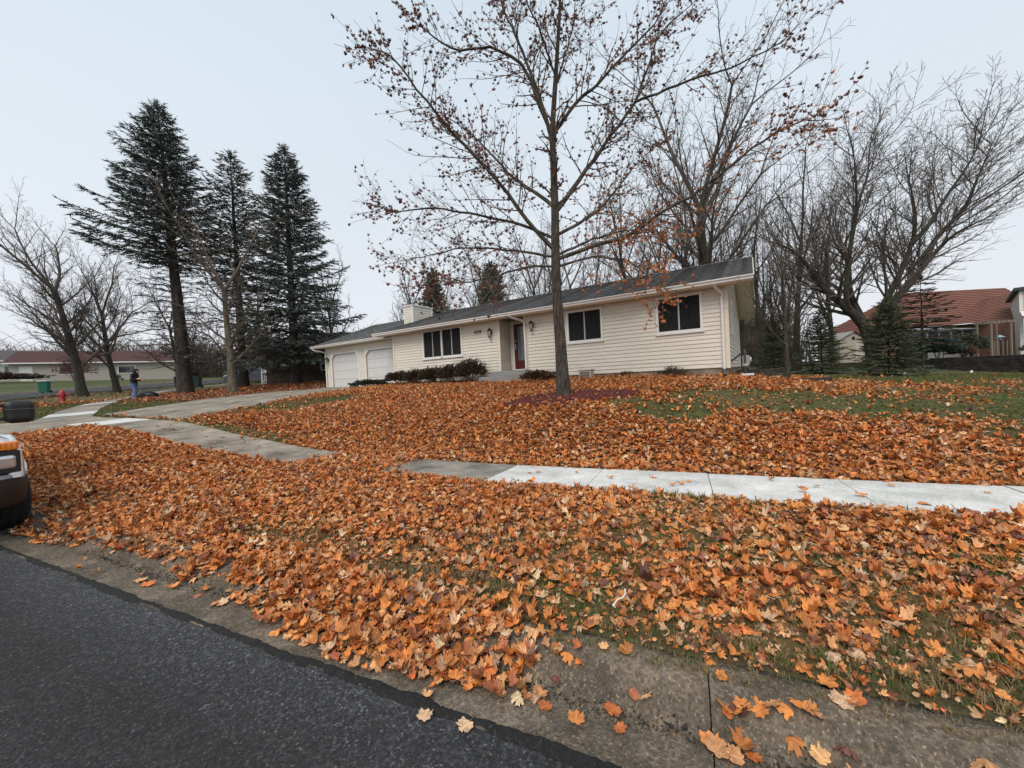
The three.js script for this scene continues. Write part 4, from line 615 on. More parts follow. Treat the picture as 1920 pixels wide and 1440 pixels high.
function siding(parent, x0, x1, y0, y1, z, holes = [], turn = 0, org = [0, 0, 0], clip) {     // courses cut at the holes
  const e = 0.128, n = Math.ceil((y1 - y0) / e - 0.05), hold = new THREE.Group();
  for (let k = 0; k < n; k++) {
    const ya = y0 + k * e, hh = Math.min(e, y1 - ya) - 0.0005, ym = ya + hh / 2; let iv = clip ? [clip(ya, ya + hh)] : [[x0, x1]]; if (!iv[0]) continue;
    for (const [a, b, c, d] of holes) if (ym > c && ym < d) iv = iv.flatMap(([p, q]) => b <= p || a >= q ? [[p, q]] : [[p, a], [b, q]].filter(([s, t]) => t - s > 0.03));
    iv = iv.flatMap(s => { if (s.length > 2 || s[1] - s[0] < 2.6) return [s]; const c = s[0] + (s[1] - s[0]) * (0.25 + 0.5 * hash2(bseed, 7, 9)); return [[s[0], c - 0.0015], [c + 0.0015, s[1]]]; });
    for (const [p, q, cl = 0, cr = 0] of iv) { const m = mesh('siding_board', boardGeo(q - p, hh, cl, cr), sidingVar[hash2(bseed++, 3, 5) * 3 | 0], parent); const v = V(p, ya, z).applyAxisAngle(V(0, 1, 0), turn); m.position.set(org[0] + v.x, org[1] + v.y, org[2] + v.z); m.rotation.y = turn; }
  }
}
function coreWall(x0, x1, y0, y1, z0, z1, holes) {
  const xs = [...new Set([x0, x1, ...holes.flatMap(h => [h[0], h[1]])])].sort((a, b) => a - b), B = new Buf();
  for (let i = 0; i + 1 < xs.length; i++) { const a = xs[i], b = xs[i + 1], hs = holes.filter(h => h[0] <= a + 1e-6 && h[1] >= b - 1e-6); if (!hs.length) boxB(B, a, b, y0, y1, z0, z1); else { const h = hs[0]; if (h[2] > y0 + 0.01) boxB(B, a, b, y0, h[2], z0, z1); if (h[3] < y1 - 0.01) boxB(B, a, b, h[3], y1, z0, z1); } }
  return B.geo();
}
const ringGeo = (x0, x1, y0, y1, w, z0, z1) => merge([box(x0, x1, y0, y0 + w, z0, z1), box(x0, x1, y1 - w, y1, z0, z1), box(x0, x0 + w, y0 + w, y1 - w, z0, z1), box(x1 - w, x1, y0 + w, y1 - w, z0, z1)]);
function slider(x0, x1, y0, y1, curtain) {              // one sliding window, glass size x0..x1, y0..y1
  const w = part('window'), xm = (x0 + x1) / 2;
  mesh('frame', ringGeo(x0 - 0.095, x1 + 0.095, y0 - 0.095, y1 + 0.095, 0.075, -0.05, 0.05), trimM, w);
  mesh('sill', box(x0 - 0.13, x1 + 0.13, y0 - 0.135, y0 - 0.101, -0.02, 0.075), trimM, w);
  mesh('mullion', box(xm - 0.022, xm + 0.022, y0, y1, -0.045, 0.012), mat([0.42, 0.42, 0.42], 0.5), w);
  mesh('pane', box(x0, xm - 0.022, y0, y1, -0.036, -0.032), glassM, w); mesh('pane', box(xm + 0.022, x1, y0, y1, -0.016, -0.012), glassM, w);
  const B = new Buf(), n = 60; for (let i = 0; i <= n; i++) { const s = i / n, x = x0 - 0.05 + s * (x1 - x0 + 0.1), zz = -0.3 + 0.025 * Math.sin(s * 46 + x) + 0.012 * Math.sin(s * 17); B.v(x, y0 - 0.1, zz, 0, 0, 1, x, 0); B.v(x, y1 + 0.05, zz, 0, 0, 1, x, 1); if (i) { const k = i * 2; B.i.push(k - 2, k, k - 1, k - 1, k, k + 1); } }
  const g = B.geo(); g.computeVertexNormals(); mesh('curtain', g, curtain, w); mesh('insect_screen', box(x0 - 0.02, x1 + 0.02, y0 - 0.02, y1 + 0.02, -0.006, -0.004), screenM, w); return w;
}
const screenM = mat([0.016, 0.016, 0.017], 0.95, { transparent: true, opacity: 0.5 });
const curtA = mat([0.04, 0.04, 0.04], 0.9, { side: THREE.DoubleSide }), curtB = mat([0.012, 0.012, 0.013], 0.9, { side: THREE.DoubleSide });
const W1 = [-5.09, -3.91, 1.26, 2.25], W2 = [-1.93, -0.75, 1.26, 2.26], W3 = [-12.5, -11.44, 1.18, 2.32], W4 = [-11.34, -10.28, 1.18, 2.32];
const gr = ([a, b, c, d], m) => [a - m, b + m, c - m, d + m];
{
  // walls
  const holesR = [W1, W2].map(w => gr(w, 0.09)), holesL = [[W3[0] - 0.09, W4[1] + 0.09, W3[2] - 0.09, W3[3] + 0.09]];
  mesh('wall_core', merge([coreWall(-7.0, 0, -0.02, 2.44, -0.15, -0.001, [W1, W2].map(w => gr(w, 0.02))), coreWall(-14.65, -8.21, -0.02, 2.44, -0.15, -0.001, [[W3[0] - 0.02, W4[1] + 0.02, W3[2] - 0.02, W3[3] + 0.02]]),
    box(-8.36, -8.21, -0.02, 2.44, -0.8, -0.151), box(-7.0, -6.85, -0.02, 2.44, -0.8, -0.151), box(-8.36, -6.85, 2.3, 2.44, -0.95, -0.801), box(-8.36, -8.02, 0.3, 2.3, -0.95, -0.801), box(-7.06, -6.85, 0.3, 2.3, -0.95, -0.801), box(-14.65, -14.5, -0.02, 2.44, -9.5, -0.151), box(-0.15, -0.001, -0.02, 2.44, -9.5, -0.151), box(-14.65, -0.001, -0.02, 2.44, -9.65, -9.501)]), coreM, house);
  mesh('ceiling', box(-14.5, -0.15, 2.441, 2.5, -9.5, -0.01), innerM, house); mesh('floor', box(-14.5, -0.15, 0.2, 0.299, -9.5, -0.16), innerM, house); mesh('inner_partition', box(-14.4, -0.2, 0.3, 2.44, -3.6, -3.5), innerM, house);
  siding(house, -6.88, -0.07, 0, 2.42, 0, holesR); siding(house, -14.58, -8.29, -0.128, 2.42, 0, holesL);
  siding(house, 0, 0.62, 0, 2.42, 0.0, [], Math.PI / 2, [-8.21, 0, -0.02]);      // left cheek of the entry, facing +x
  siding(house, -8.205, -8.06, 0.35, 2.42, -0.8, []); siding(house, -8.06, -7.0, 2.34, 2.42, -0.8, []);
  // gable end, facing +x: local board x runs along -z
  const gz = y => (y <= 2.42 ? [0.07, 9.5] : (() => { const d = (y - 2.42) / 0.3257; return d > 4.4 ? null : [0.2 + d, 9.35 - d]; })());
  siding(house, 0.07, 9.5, 0, 4.0, 0, [], Math.PI / 2, [0, 0, 0], (ya, yb) => { const a = gz(ya), b = gz(yb); if (!a) return null; if (!b) return null; return [a[0], a[1], Math.max(0, b[0] - a[0]), Math.max(0, a[1] - b[1])]; });
  mesh('gable_core', (() => { const B = new Buf(); B.tri(V(-0.01, 2.42, 0), V(-0.01, 2.42, -9.5), V(-0.01, 4.0, -4.75)); B.tri(V(-0.12, 2.42, -9.5), V(-0.12, 2.42, 0), V(-0.12, 4.0, -4.75)); return B.geo(); })(), coreM, house);
  mesh('gable_window', ringGeo(-5.9, -4.9, 1.1, 2.2, 0.09, 0, 0.05).rotateY(Math.PI / 2).translate(0.0, 0, -7.3), trimM, house);
  // corners and trims
  for (const [x0, x1, z0, z1, y0] of [[-0.07, 0.035, -0.001, 0.035, -0.03], [-14.685, -14.58, -0.001, 0.035, -0.14], [-8.29, -8.18, -0.001, 0.035, -0.14], [-7.03, -6.88, -0.001, 0.035, -0.03]]) mesh('corner_board', box(x0, x1, y0, 2.42, z0, z1), creamTrim, house);
  mesh('corner_board', box(0.001, 0.036, -0.03, 2.42, -0.07, -0.002), creamTrim, house); mesh('corner_board', box(0.001, 0.036, -0.03, 2.42, -9.55, -9.5), creamTrim, house);
  mesh('foundation', merge([box(-14.62, -0.03, -1.0, -0.021, -0.12, -0.02), box(-0.14, -0.03, -1.0, -0.021, -9.6, -0.121)]), foundM, house);
  slider(...W1, curtB); slider(...W2, curtB); slider(...W3, curtA); slider(...W4, curtA);
  // entry door
  const d = part('front_door'), red = mat([0.085, 0.006, 0.012], 0.4);
  mesh('door_leaf', merge([ringGeo(-8.0, -7.1, 0.36, 2.28, 0.14, -0.84, -0.80), box(-7.86, -7.24, 0.5, 0.72, -0.835, -0.805)]), red, d);
  const dg = new THREE.MeshPhysicalMaterial({ color: lc(0.1, 0.12, 0.13), roughness: 0.18, clearcoat: 1, bumpMap: valTex(128, 0.5, (u, v) => fbm(u * 10, v * 10, 3, 3, 10)), bumpScale: 0.02 });
  mesh('glass_panel', box(-7.86, -7.24, 0.721, 2.139, -0.825, -0.815), dg, d);
  mesh('leaded_pattern', merge([ringGeo(-7.78, -7.32, 0.82, 2.04, 0.012, -0.815, -0.808), box(-7.556, -7.544, 0.83, 2.03, -0.8145, -0.808)]), mat([0.2, 0.2, 0.2], 0.4), d);
  mesh('handle', merge([rbox(-7.96, -7.92, 1.2, 1.42, -0.8, -0.77, 0.008), cyl(0.03, 0.03, 0, 0.04).rotateX(Math.PI / 2).translate(-7.94, 1.55, -0.8)]), steelM, d);
  mesh('door_frame', ringGeo(-8.06, -7.04, 0.3, 2.34, 0.058, -0.8, -0.76), trimM, house);
  // steps
  const stepM = new THREE.MeshStandardMaterial({ map: concreteTex(256, 2, [0.36, 0.36, 0.35], 0.3, 0.1, 151), roughness: 0.9 });
  mesh('porch_slab', merge([rbox(-8.2, -7.02, 0.1, 0.31, -0.8, 0.03, 0.01), rbox(-8.5, -6.8, 0.1, 0.3, 0.041, 0.45, 0.012)]), stepM, house); mesh('step', rbox(-8.75, -6.8, -0.25, 0.095, 0.045, 0.85, 0.012), stepM, house);
  // roofs
  const slope = (x0, x1, ze, ye, zr, yr, side) => { const B = new Buf(), L = Math.hypot(zr - ze, yr - ye), n = Math.round(L / 0.14), dir = V(0, (yr - ye) / L, (zr - ze) / L), nrm = V(0, Math.abs(zr - ze) / L, (yr - ye) / L * side).normalize(); for (let k = 0; k < n; k++) { const p = (t, l) => V(0, ye, ze).addScaledVector(dir, t * L).addScaledVector(nrm, l); const a = p(k / n, 0.014), b = p((k + 1) / n, 0.002), c = p(k / n, -0.004); const q = (v, x) => V(x, v.y, v.z); const k0 = B.count; [[a, x0], [a, x1], [b, x1], [b, x0]].forEach(([v, x], i) => B.v(x, v.y, v.z, nrm.x, nrm.y, nrm.z, x, (k + (i > 1 ? 1 : 0)) * 0.14)); B.i.push(k0, k0 + 1, k0 + 2, k0, k0 + 2, k0 + 3); B.quad(q(c, x0), q(c, x1), q(a, x1), q(a, x0)); } return B.geo(); };
  const deck = (x0, x1, ze, ye, zr, yr, th) => { const B = new Buf(), p = (x, y, z) => V(x, y, z); B.quad(p(x0, ye - th, ze), p(x0, yr - th, zr), p(x1, yr - th, zr), p(x1, ye - th, ze)); B.quad(p(x1, ye - th, ze), p(x1, yr - th, zr), p(x1, yr - 0.004, zr), p(x1, ye - 0.004, ze)); B.quad(p(x0, yr - th, zr), p(x0, ye - th, ze), p(x0, ye - 0.004, ze), p(x0, yr - 0.004, zr)); B.quad(p(x0, ye - th, ze), p(x1, ye - th, ze), p(x1, ye - 0.004, ze), p(x0, ye - 0.004, ze)); return B.geo(); };
  const roof = part('roof'), R = 4.26;
  mesh('front_shingles', slope(-15.51, 0.69, 0.5, 2.55, -4.75, R, 1), roofM, roof); mesh('rear_shingles', slope(-15.51, 0.69, -10, 2.55, -4.75, R, -1), roofM, roof);
  mesh('eave_deck', merge([deck(-15.5, 0.68, 0.5, 2.545, -4.75, R - 0.005, 0.15), deck(-15.5, 0.68, -10, 2.545, -4.75, R - 0.005, 0.15)]), soffitM, roof);
  mesh('ridge_cap', (() => { const B = new Buf(); const p = (x, y, z) => V(x, y, z); B.quad(p(-15.5, R - 0.02, -4.6), p(0.69, R - 0.02, -4.6), p(0.69, R + 0.035, -4.75), p(-15.5, R + 0.035, -4.75)); B.quad(p(-15.5, R + 0.035, -4.75), p(0.69, R + 0.035, -4.75), p(0.69, R - 0.02, -4.9), p(-15.5, R - 0.02, -4.9)); return B.geo(); })(), roofM, roof);
  mesh('rake_board', (() => { const B = new Buf(), p = (x, y, z) => V(x, y, z); for (const [za, zb] of [[0.5, -4.75], [-10, -4.75]]) { B.quad(p(0.72, 2.36, za), p(0.72, R - 0.19, zb), p(0.72, R - 0.02, zb), p(0.72, 2.53, za)); B.quad(p(0.69, 2.36, za), p(0.69, R - 0.19, zb), p(0.72, R - 0.19, zb), p(0.72, 2.36, za)); B.quad(p(0.69, 2.53, za), p(0.72, 2.53, za), p(0.72, R - 0.02, zb), p(0.69, R - 0.02, zb)); } return B.geo(); })(), creamTrim, roof);
  mesh('garage_front_shingles', slope(-22.1, -15.3, -0.1, 2.5, -4.75, R - 0.03, 1), roofM, roof); mesh('garage_rear_shingles', slope(-22.1, -15.3, -9.4, 2.5, -4.75, R - 0.03, -1), roofM, roof);
  mesh('garage_eave_deck', merge([deck(-22.09, -15.45, -0.1, 2.495, -4.75, R - 0.035, 0.15), deck(-22.09, -15.45, -9.4, 2.495, -4.75, R - 0.035, 0.15)]), trimM, roof);
  mesh('soffit', box(-15.49, 0.66, 2.421, 2.44, 0.03, 0.49), soffitM, house); mesh('soffit', box(-22.0, -14.7, 2.37, 2.39, -0.56, -0.11), soffitM, house);
  // gutters: K profile along x
  const gutter = (x0, x1, y, z) => { const s = new THREE.Shape([[0, 0], [0.075, 0], [0.085, 0.05], [0.12, 0.085], [0.12, 0.115], [0.108, 0.115], [0.1, 0.09], [0.07, 0.055], [0.065, 0.012], [0.012, 0.012], [0.012, 0.115], [0, 0.115]].map(p => new THREE.Vector2(...p))); const g = new THREE.ExtrudeGeometry(s, { depth: x1 - x0, bevelEnabled: false }); g.rotateY(-Math.PI / 2); g.scale(1, 1, 1); g.translate(0, 0, 0); const p = g.attributes.position; for (let i = 0; i < p.count; i++) { const X = p.getX(i), Z = p.getZ(i); p.setXYZ(i, x0 - X, p.getY(i) + y, z + Z); } g.computeVertexNormals(); return mesh('gutter', g, trimM, house); };
  gutter(-15.52, 0.7, 2.425, 0.502); gutter(-22.1, -15.52, 2.37, -0.098);
  const spout = (P, n) => { const g = pipe(P, 0.045, 6); mesh(n, g, trimM, house); };
  spout([[-0.28, 2.44, 0.56], [-0.28, 2.36, 0.5], [-0.13, 2.2, 0.1], [-0.13, 2.0, 0.07], [-0.13, 1, 0.07], [-0.13, -0.05, 0.07]], 'downspout'); mesh('downspout_foot', pipe([[-0.13, -0.05, 0.07], [-0.13, -0.16, 0.08], [-0.1, -0.24, 0.2]], 0.047, 6), mat([0.1, 0.1, 0.1], 0.6), house);
  spout([[-7.35, 2.44, 0.56], [-7.3, 2.36, 0.48], [-6.97, 2.2, 0.1], [-6.96, 2.0, 0.08], [-6.96, 1, 0.08], [-6.96, 0.33, 0.08]], 'downspout');
  spout([[-21.95, 2.38, -0.04], [-21.9, 2.28, -0.1], [-21.35, 2.1, -0.5], [-21.35, 1.9, -0.53], [-21.35, 0, -0.53]], 'downspout');
  // garage
  const D1 = [-20.8, -18.3, -0.1, 1.93], D2 = [-17.62, -15.12, -0.1, 1.93];
  mesh('garage_core', merge([coreWall(-21.4, -14.66, -0.2, 2.38, -0.72, -0.601, [D1, D2]), box(-21.4, -21.25, -0.2, 2.38, -9, -0.721), box(-21.4, -14.66, -0.2, 2.38, -9.15, -9.001), box(-21.2, -14.7, 2.3, 2.36, -8.9, -0.73)]), coreM, house);
  siding(house, -21.35, -14.7, -0.128, 2.37, -0.6, [gr(D1, 0.05), gr(D2, 0.05)].map(h => [h[0], h[1], -1, h[3]]));
  mesh('corner_board', box(-21.42, -21.35, -0.2, 2.37, -0.6, -0.565), creamTrim, house);
  const doorM = mat([0.62, 0.62, 0.63], 0.5);
  for (const [x0, x1, y0, y1] of [D1, D2]) {
    const g = part('garage_door'), c = 0.26, rows = 4, hh = (y1 - y0) / rows;
    const s = new THREE.Shape([[x0 - 0.09, y0], [x0 - 0.09, y1 + 0.09], [x1 + 0.09, y1 + 0.09], [x1 + 0.09, y0], [x1, y0], [x1, y1 - c], [x1 - c, y1], [x0 + c, y1], [x0, y1 - c], [x0, y0]].map(p => new THREE.Vector2(...p)));
    const tg = new THREE.ExtrudeGeometry(s, { depth: 0.06, bevelEnabled: false }); tg.translate(0, 0, -0.62); mesh('door_surround', tg, trimM, g);
    for (let r = 0; r < rows; r++) { const list = [box(x0, x1, y0 + r * hh + 0.006, y0 + (r + 1) * hh - 0.006, -0.7, -0.66)]; for (let k = 0; k < 4; k++) { const a = x0 + 0.08 + k * (x1 - x0 - 0.08) / 4, b = a + (x1 - x0 - 0.08) / 4 - 0.08; list.push(ringGeo(a, b, y0 + r * hh + 0.09, y0 + (r + 1) * hh - 0.09, 0.03, -0.66, -0.652)); } mesh('door_section', merge(list), doorM, g); }
  }
  // chimney chase with metal flue
  const ch = part('chimney'); const cx0 = -15.9, cx1 = -15.26, cz0 = -3.5, cz1 = -2.0;
  mesh('chase_core', box(cx0, cx1, 2.9, 4.3, cz0, cz1), coreM, ch); siding(ch, cx0 + 0.06, cx1 - 0.06, 3.2, 4.28, cz1, []); siding(ch, 0.06, cz1 - cz0 - 0.06, 3.2, 4.28, 0, [], Math.PI / 2, [cx1, 0, cz1]);
  for (const [a, b, c, d2] of [[cx0 - 0.03, cx0 + 0.06, cz1, cz1 + 0.035], [cx1 - 0.06, cx1 + 0.035, cz1, cz1 + 0.035]]) mesh('corner_trim', box(a, b, 3.0, 4.28, c, d2), trimM, ch);
  mesh('corner_trim', box(cx1, cx1 + 0.034, 3.0, 4.28, cz1 - 0.07, cz1 - 0.001), trimM, ch); mesh('corner_trim', box(cx1, cx1 + 0.034, 3.0, 4.28, cz0 - 0.03, cz0 + 0.06), trimM, ch);
  mesh('cap', rbox(cx0 - 0.06, cx1 + 0.06, 4.281, 4.34, cz0 - 0.06, cz1 + 0.06, 0.01), trimM, ch);
  mesh('flue', merge([cyl(0.09, 0.09, 4.34, 4.78, -15.55, -2.75), cyl(0.13, 0.13, 4.74, 4.88, -15.55, -2.75), cyl(0.11, 0.11, 4.5, 4.53, -15.55, -2.75)]), steelM, ch);
  // lanterns
  for (const [x, y, z] of [[-8.61, 1.9, 0.03], [-6.62, 1.97, 0.03], [-21.14, 1.59, -0.56]]) {
    const l = part('wall_lantern'); mesh('backplate', rbox(x - 0.05, x + 0.05, y - 0.05, y + 0.15, z, z + 0.02, 0.008), blackM, l);
    mesh('arm', pipe([[x, y + 0.1, z + 0.02], [x, y + 0.2, z + 0.06], [x, y + 0.22, z + 0.12]], 0.012, 6), blackM, l);
    mesh('hood', new THREE.ConeGeometry(0.11, 0.12, 6).translate(x, y + 0.16, z + 0.13), blackM, l); mesh('lamp_glass', new THREE.CylinderGeometry(0.075, 0.05, 0.22, 6).translate(x, y - 0.01, z + 0.13), lampGlass, l);
    const B = new Buf(); for (let k = 0; k < 6; k++) { const a = k * Math.PI / 3; tube(B, [V(x + Math.sin(a) * 0.08, y + 0.1, z + 0.13 + Math.cos(a) * 0.08), V(x + Math.sin(a) * 0.054, y - 0.13, z + 0.13 + Math.cos(a) * 0.054)], [0.008, 0.008], 4); } mesh('cage', B.geo(), blackM, l); mesh('finial', cyl(0.055, 0.02, y - 0.2, y - 0.12, x, z + 0.13, 6).rotateX(0), blackM, l);
  }
  // house number
  const font = await new FontLoader().loadAsync('fonts/droid/droid_serif_bold.typeface.json');
  [...'4113'].forEach((c, i) => { const g = new TextGeometry(c, { font, size: 0.125, depth: 0.015, curveSegments: 4 }); g.translate([-9.51, -9.4, -9.31, -9.21][i], 1.98 + (i === 0 ? 0.0 : 0), 0.03); mesh('house_number_digit', g, blackM, house); });
  // dryer hood, hose tap, window well cover
  mesh('door_bell', box(-8.12, -8.1, 1.3, 1.38, -0.795, -0.78), blackM, house);
}
{ // things by the wall
  const at = (lx, lz) => { const [x, z] = houseXZ(lx, lz); return [x, H(x, z), z]; };
  const ac = group('utility_box', 'small grey utility box with a grille against the foundation', 'box', at(-4.35, 0.42), TH); const am = mat([0.42, 0.39, 0.35], 0.7);
  mesh('cabinet', rbox(-0.22, 0.22, 0, 0.3, -0.16, 0.16, 0.02), am, ac); mesh('grille', merge([0, 1, 2, 3].map(k => box(-0.17, 0.17, 0.06 + k * 0.055, 0.09 + k * 0.055, 0.161, 0.172))), mat([0.1, 0.09, 0.08], 0.8), ac); mesh('lid', rbox(-0.24, 0.24, 0.302, 0.34, -0.18, 0.18, 0.012), am, ac);
  const gm = group('gas_meter', 'grey gas meter with pipes at the right corner of the house', 'meter', at(0.32, -0.45), TH + Math.PI / 2); const gm1 = mat([0.3, 0.31, 0.32], 0.5);
  mesh('meter_body', rbox(-0.13, 0.13, 0.35, 0.65, 0.0, 0.2, 0.04), gm1, gm); mesh('dial', cyl(0.07, 0.07, 0, 0.03).rotateX(Math.PI / 2).translate(0, 0.52, 0.21), mat([0.7, 0.7, 0.7], 0.4), gm); mesh('pipe', pipe([[-0.25, -0.1, 0.08], [-0.25, 0.6, 0.08], [-0.24, 0.78, 0.08], [-0.08, 0.8, 0.08], [-0.07, 0.66, 0.1]], 0.028), mat([0.05, 0.05, 0.055], 0.5), gm); mesh('pipe', pipe([[0.07, 0.66, 0.1], [0.08, 0.8, 0.08], [0.22, 0.82, 0.06], [0.24, 0.7, -0.05], [0.24, 0.5, -0.3]], 0.028), mat([0.05, 0.05, 0.055], 0.5), gm); mesh('regulator', new THREE.SphereGeometry(0.09, 14, 10).scale(1, 0.6, 1).translate(-0.25, 0.35, 0.08), gm1, gm); mesh('pad', rbox(-0.3, 0.3, -0.05, 0.1, -0.05, 0.3, 0.02), mat([0.7, 0.7, 0.69], 0.8), gm);
  // timber edging
  const tm = new THREE.MeshStandardMaterial({ map: barkTex([0.045, 0.036, 0.03], 91), roughness: 0.95 });
  [[7.35, -11.75, 8.35, -11.55, 0.14], [7.2, -12.3, 8.4, -11.95, 0.24], [8.0, -11.4, 9.1, -10.95, 0.1]].forEach(([ax, az, bx, bz, h], i) => { const L = Math.hypot(bx - ax, bz - az), x = (ax + bx) / 2, z = (az + bz) / 2, o = mesh('landscape_timber', rbox(-L / 2, L / 2, 0, h, -0.07, 0.07, 0.015), tm); o.position.set(x, H(x, z) + 0.005, z); o.rotation.y = -Math.atan2(bz - az, bx - ax); tag(o, ['dark landscape timber nearest the gas meter', 'thick dark landscape timber along the house side', 'low dark landscape timber ending at the young bare tree'][i], 'timber', 'timber edging'); });
}
// ---------------------------------------------------------------- shrubs
function leafBush(B, r, R, n, leaf, c, shell = 0.5) { for (let k = 0; k < n; k++) { const a = r() * 6.283, e = Math.acos(1 - 1.15 * r()), q = Math.pow(shell + (1 - shell) * r(), 0.6), bump = 0.72 + 0.42 * vnoise(a * 2.2 + 9, e * 3.1, 7 + R[3]); const p = V(Math.sin(e) * Math.cos(a) * R[0] * q * bump, Math.max(0.03, R[1] * (0.42 + Math.cos(e) * 0.6 * q * bump)), Math.sin(e) * Math.sin(a) * R[2] * q * bump); const d = p.clone().setY(p.y * 0.4 + 0.15).normalize().addScaledVector(V(r() - 0.5, r() - 0.3, r() - 0.5), 1.1).normalize(), s = perp(d, r() * 6.28), l = leaf * (0.6 + 0.8 * r()), t = 0.55 + 0.8 * r(), cc = c[Math.floor(r() * c.length)].map(v => v * t); B.quad(p.clone(), p.clone().addScaledVector(d, l * 0.5).addScaledVector(s, l * 0.28), p.clone().addScaledVector(d, l), p.clone().addScaledVector(d, l * 0.5).addScaledVector(s, -l * 0.28), cc); } }
const bushM = new THREE.MeshStandardMaterial({ roughness: 0.8, vertexColors: true, side: THREE.DoubleSide });
function shrub(name, label, x, z, R, n, leaf, c, seed, grp, stems = 9) {
  const r = rng(seed), t = group(name, label, 'shrub', [x, H(x, z) - 0.02, z], 0, grp), F = new Buf(true), S = new Buf(); R[3] = seed;
  leafBush(F, r, R, n, leaf, c, stems > 12 ? 0.2 : 0.45);
  for (let k = 0; k < stems; k++) { const a = r() * 6.28, q = 0.4 + 0.6 * r(), e = V(Math.cos(a) * R[0] * q * 0.9, R[1] * (0.5 + 0.55 * r()), Math.sin(a) * R[2] * q * 0.9), m = e.clone().multiplyScalar(0.5).setY(e.y * 0.6); tube(S, [V(0, -0.03, 0), m, e], [0.016, 0.01, 0.004], 4); for (let j = 0; j < 3; j++) tube(S, [m, m.clone().addScaledVector(V(r() - 0.5, 0.3 + r() * 0.6, r() - 0.5), R[1] * 0.8)], [0.006, 0.003], 3); }
  mesh('stems', S.geo(), twigM, t); if (n) mesh('foliage', F.geo(), bushM, t); return t;
}
{
  const at = (lx, lz) => houseXZ(lx, lz), dk = [[0.045, 0.03, 0.016], [0.03, 0.032, 0.014], [0.075, 0.035, 0.018], [0.022, 0.02, 0.012]];
  const words = ['leftmost clipped dark shrub under the twin front windows', 'second clipped dark shrub from the garage under the twin windows', 'middle clipped dark shrub of the five under the twin windows', 'second clipped dark shrub from the porch step', 'tallest dark shrub of the five, nearest the porch step'];
  [[-13.55, 0.66], [-12.35, 0.68], [-11.35, 0.74], [-10.25, 0.8], [-9.25, 1.0]].forEach(([lx, h], i) => { const [x, z] = at(lx, 0.75); shrub('clipped_shrub', words[i], x, z, [0.74, h, 0.62], 2600, 0.085, dk, 600 + i, 'five shrubs before the front windows', 18); });
  const [ax, az] = at(-15.0, 1.3); shrub('low_shrub', 'low spreading dark green shrub before the right garage door', ax, az, [0.95, 0.36, 0.55], 2200, 0.08, [[0.018, 0.03, 0.014], [0.012, 0.022, 0.012], [0.03, 0.036, 0.018]], 611, null, 16);
  const [bx, bz] = at(-5.95, 0.95); shrub('low_shrub', 'low brown and dark green shrub just left of the maple trunk', bx, bz, [0.75, 0.42, 0.5], 1500, 0.08, [[0.05, 0.028, 0.014], [0.02, 0.022, 0.012], [0.16, 0.06, 0.025]], 612, null, 20);
  const [cx, cz] = at(-1.55, 0.35); shrub('sparse_shrub', 'sparse little shrub against the foundation under the right window', cx, cz, [0.5, 0.34, 0.25], 260, 0.07, [[0.04, 0.05, 0.02], [0.09, 0.04, 0.02]], 613, null, 14);
  const [ex, ez] = at(-3.0, 0.3); shrub('sparse_shrub', 'tiny brown sprig against the foundation between the right windows', ex, ez, [0.25, 0.22, 0.18], 120, 0.06, [[0.12, 0.05, 0.025]], 614, null, 10);
  const rk = new THREE.IcosahedronGeometry(0.2, 2); { const p = rk.attributes.position; for (let i = 0; i < p.count; i++) { const q = 0.8 + 0.4 * vnoise(p.getX(i) * 9 + 5, p.getY(i) * 9 + p.getZ(i) * 7, 3); p.setXYZ(i, p.getX(i) * q * 1.3, p.getY(i) * q * 0.6, p.getZ(i) * q); } rk.computeVertexNormals(); }
  const [rx, rz] = at(-16.3, 1.2); const ro = mesh('garden_rock', rk, mat([0.12, 0.075, 0.055], 0.9)); ro.position.set(rx, H(rx, rz) + 0.04, rz); tag(ro, 'dark rounded rock beside the low shrub before the garage', 'rock');
}

// ---------------------------------------------------------------- neighbours on the right
const brickM = new THREE.MeshStandardMaterial({ map: colTex(512, 2.4, (u, v) => { const row = Math.floor(v * 32), c = Math.floor(u * 12 + (row % 2) * 0.5), fx = (u * 12 + (row % 2) * 0.5) % 1, fy = (v * 32) % 1, t = hash2(c % 12, row, 6), mo = fx < 0.04 || fy < 0.13; const k = 0.7 + 0.6 * t; return mo ? [0.3, 0.25, 0.21] : [0.27 * k, 0.105 * k, 0.065 * k]; }), roughness: 0.9 });
const darkBrickM = new THREE.MeshStandardMaterial({ map: colTex(512, 2.4, (u, v) => { const row = Math.floor(v * 32), c = Math.floor(u * 12 + (row % 2) * 0.5), fx = (u * 12 + (row % 2) * 0.5) % 1, fy = (v * 32) % 1, t = hash2(c % 12, row, 16), mo = fx < 0.04 || fy < 0.13; const k = 0.6 + 0.7 * t; return mo ? [0.12, 0.1, 0.09] : [0.085 * k, 0.055 * k, 0.042 * k]; }), roughness: 0.9 });
const redRoofM = new THREE.MeshStandardMaterial({ map: colTex(512, 3, (u, v) => { const a = fbm(u * 30, v * 30, 4, 3, 30), b = fbm(u * 5, v * 5, 8, 3, 5); const k = 0.65 + 0.5 * a + 0.3 * (b - 0.5); return [0.2 * k, 0.082 * k, 0.056 * k]; }), roughness: 0.9, side: THREE.DoubleSide });
const darkGlass = new THREE.MeshPhysicalMaterial({ color: lc(0.02, 0.024, 0.028), roughness: 0.06, metalness: 0, clearcoat: 1 });
const concM = new THREE.MeshStandardMaterial({ map: concreteTex(256, 2, [0.5, 0.47, 0.42], 0.3, 0.1, 171), roughness: 0.9 });
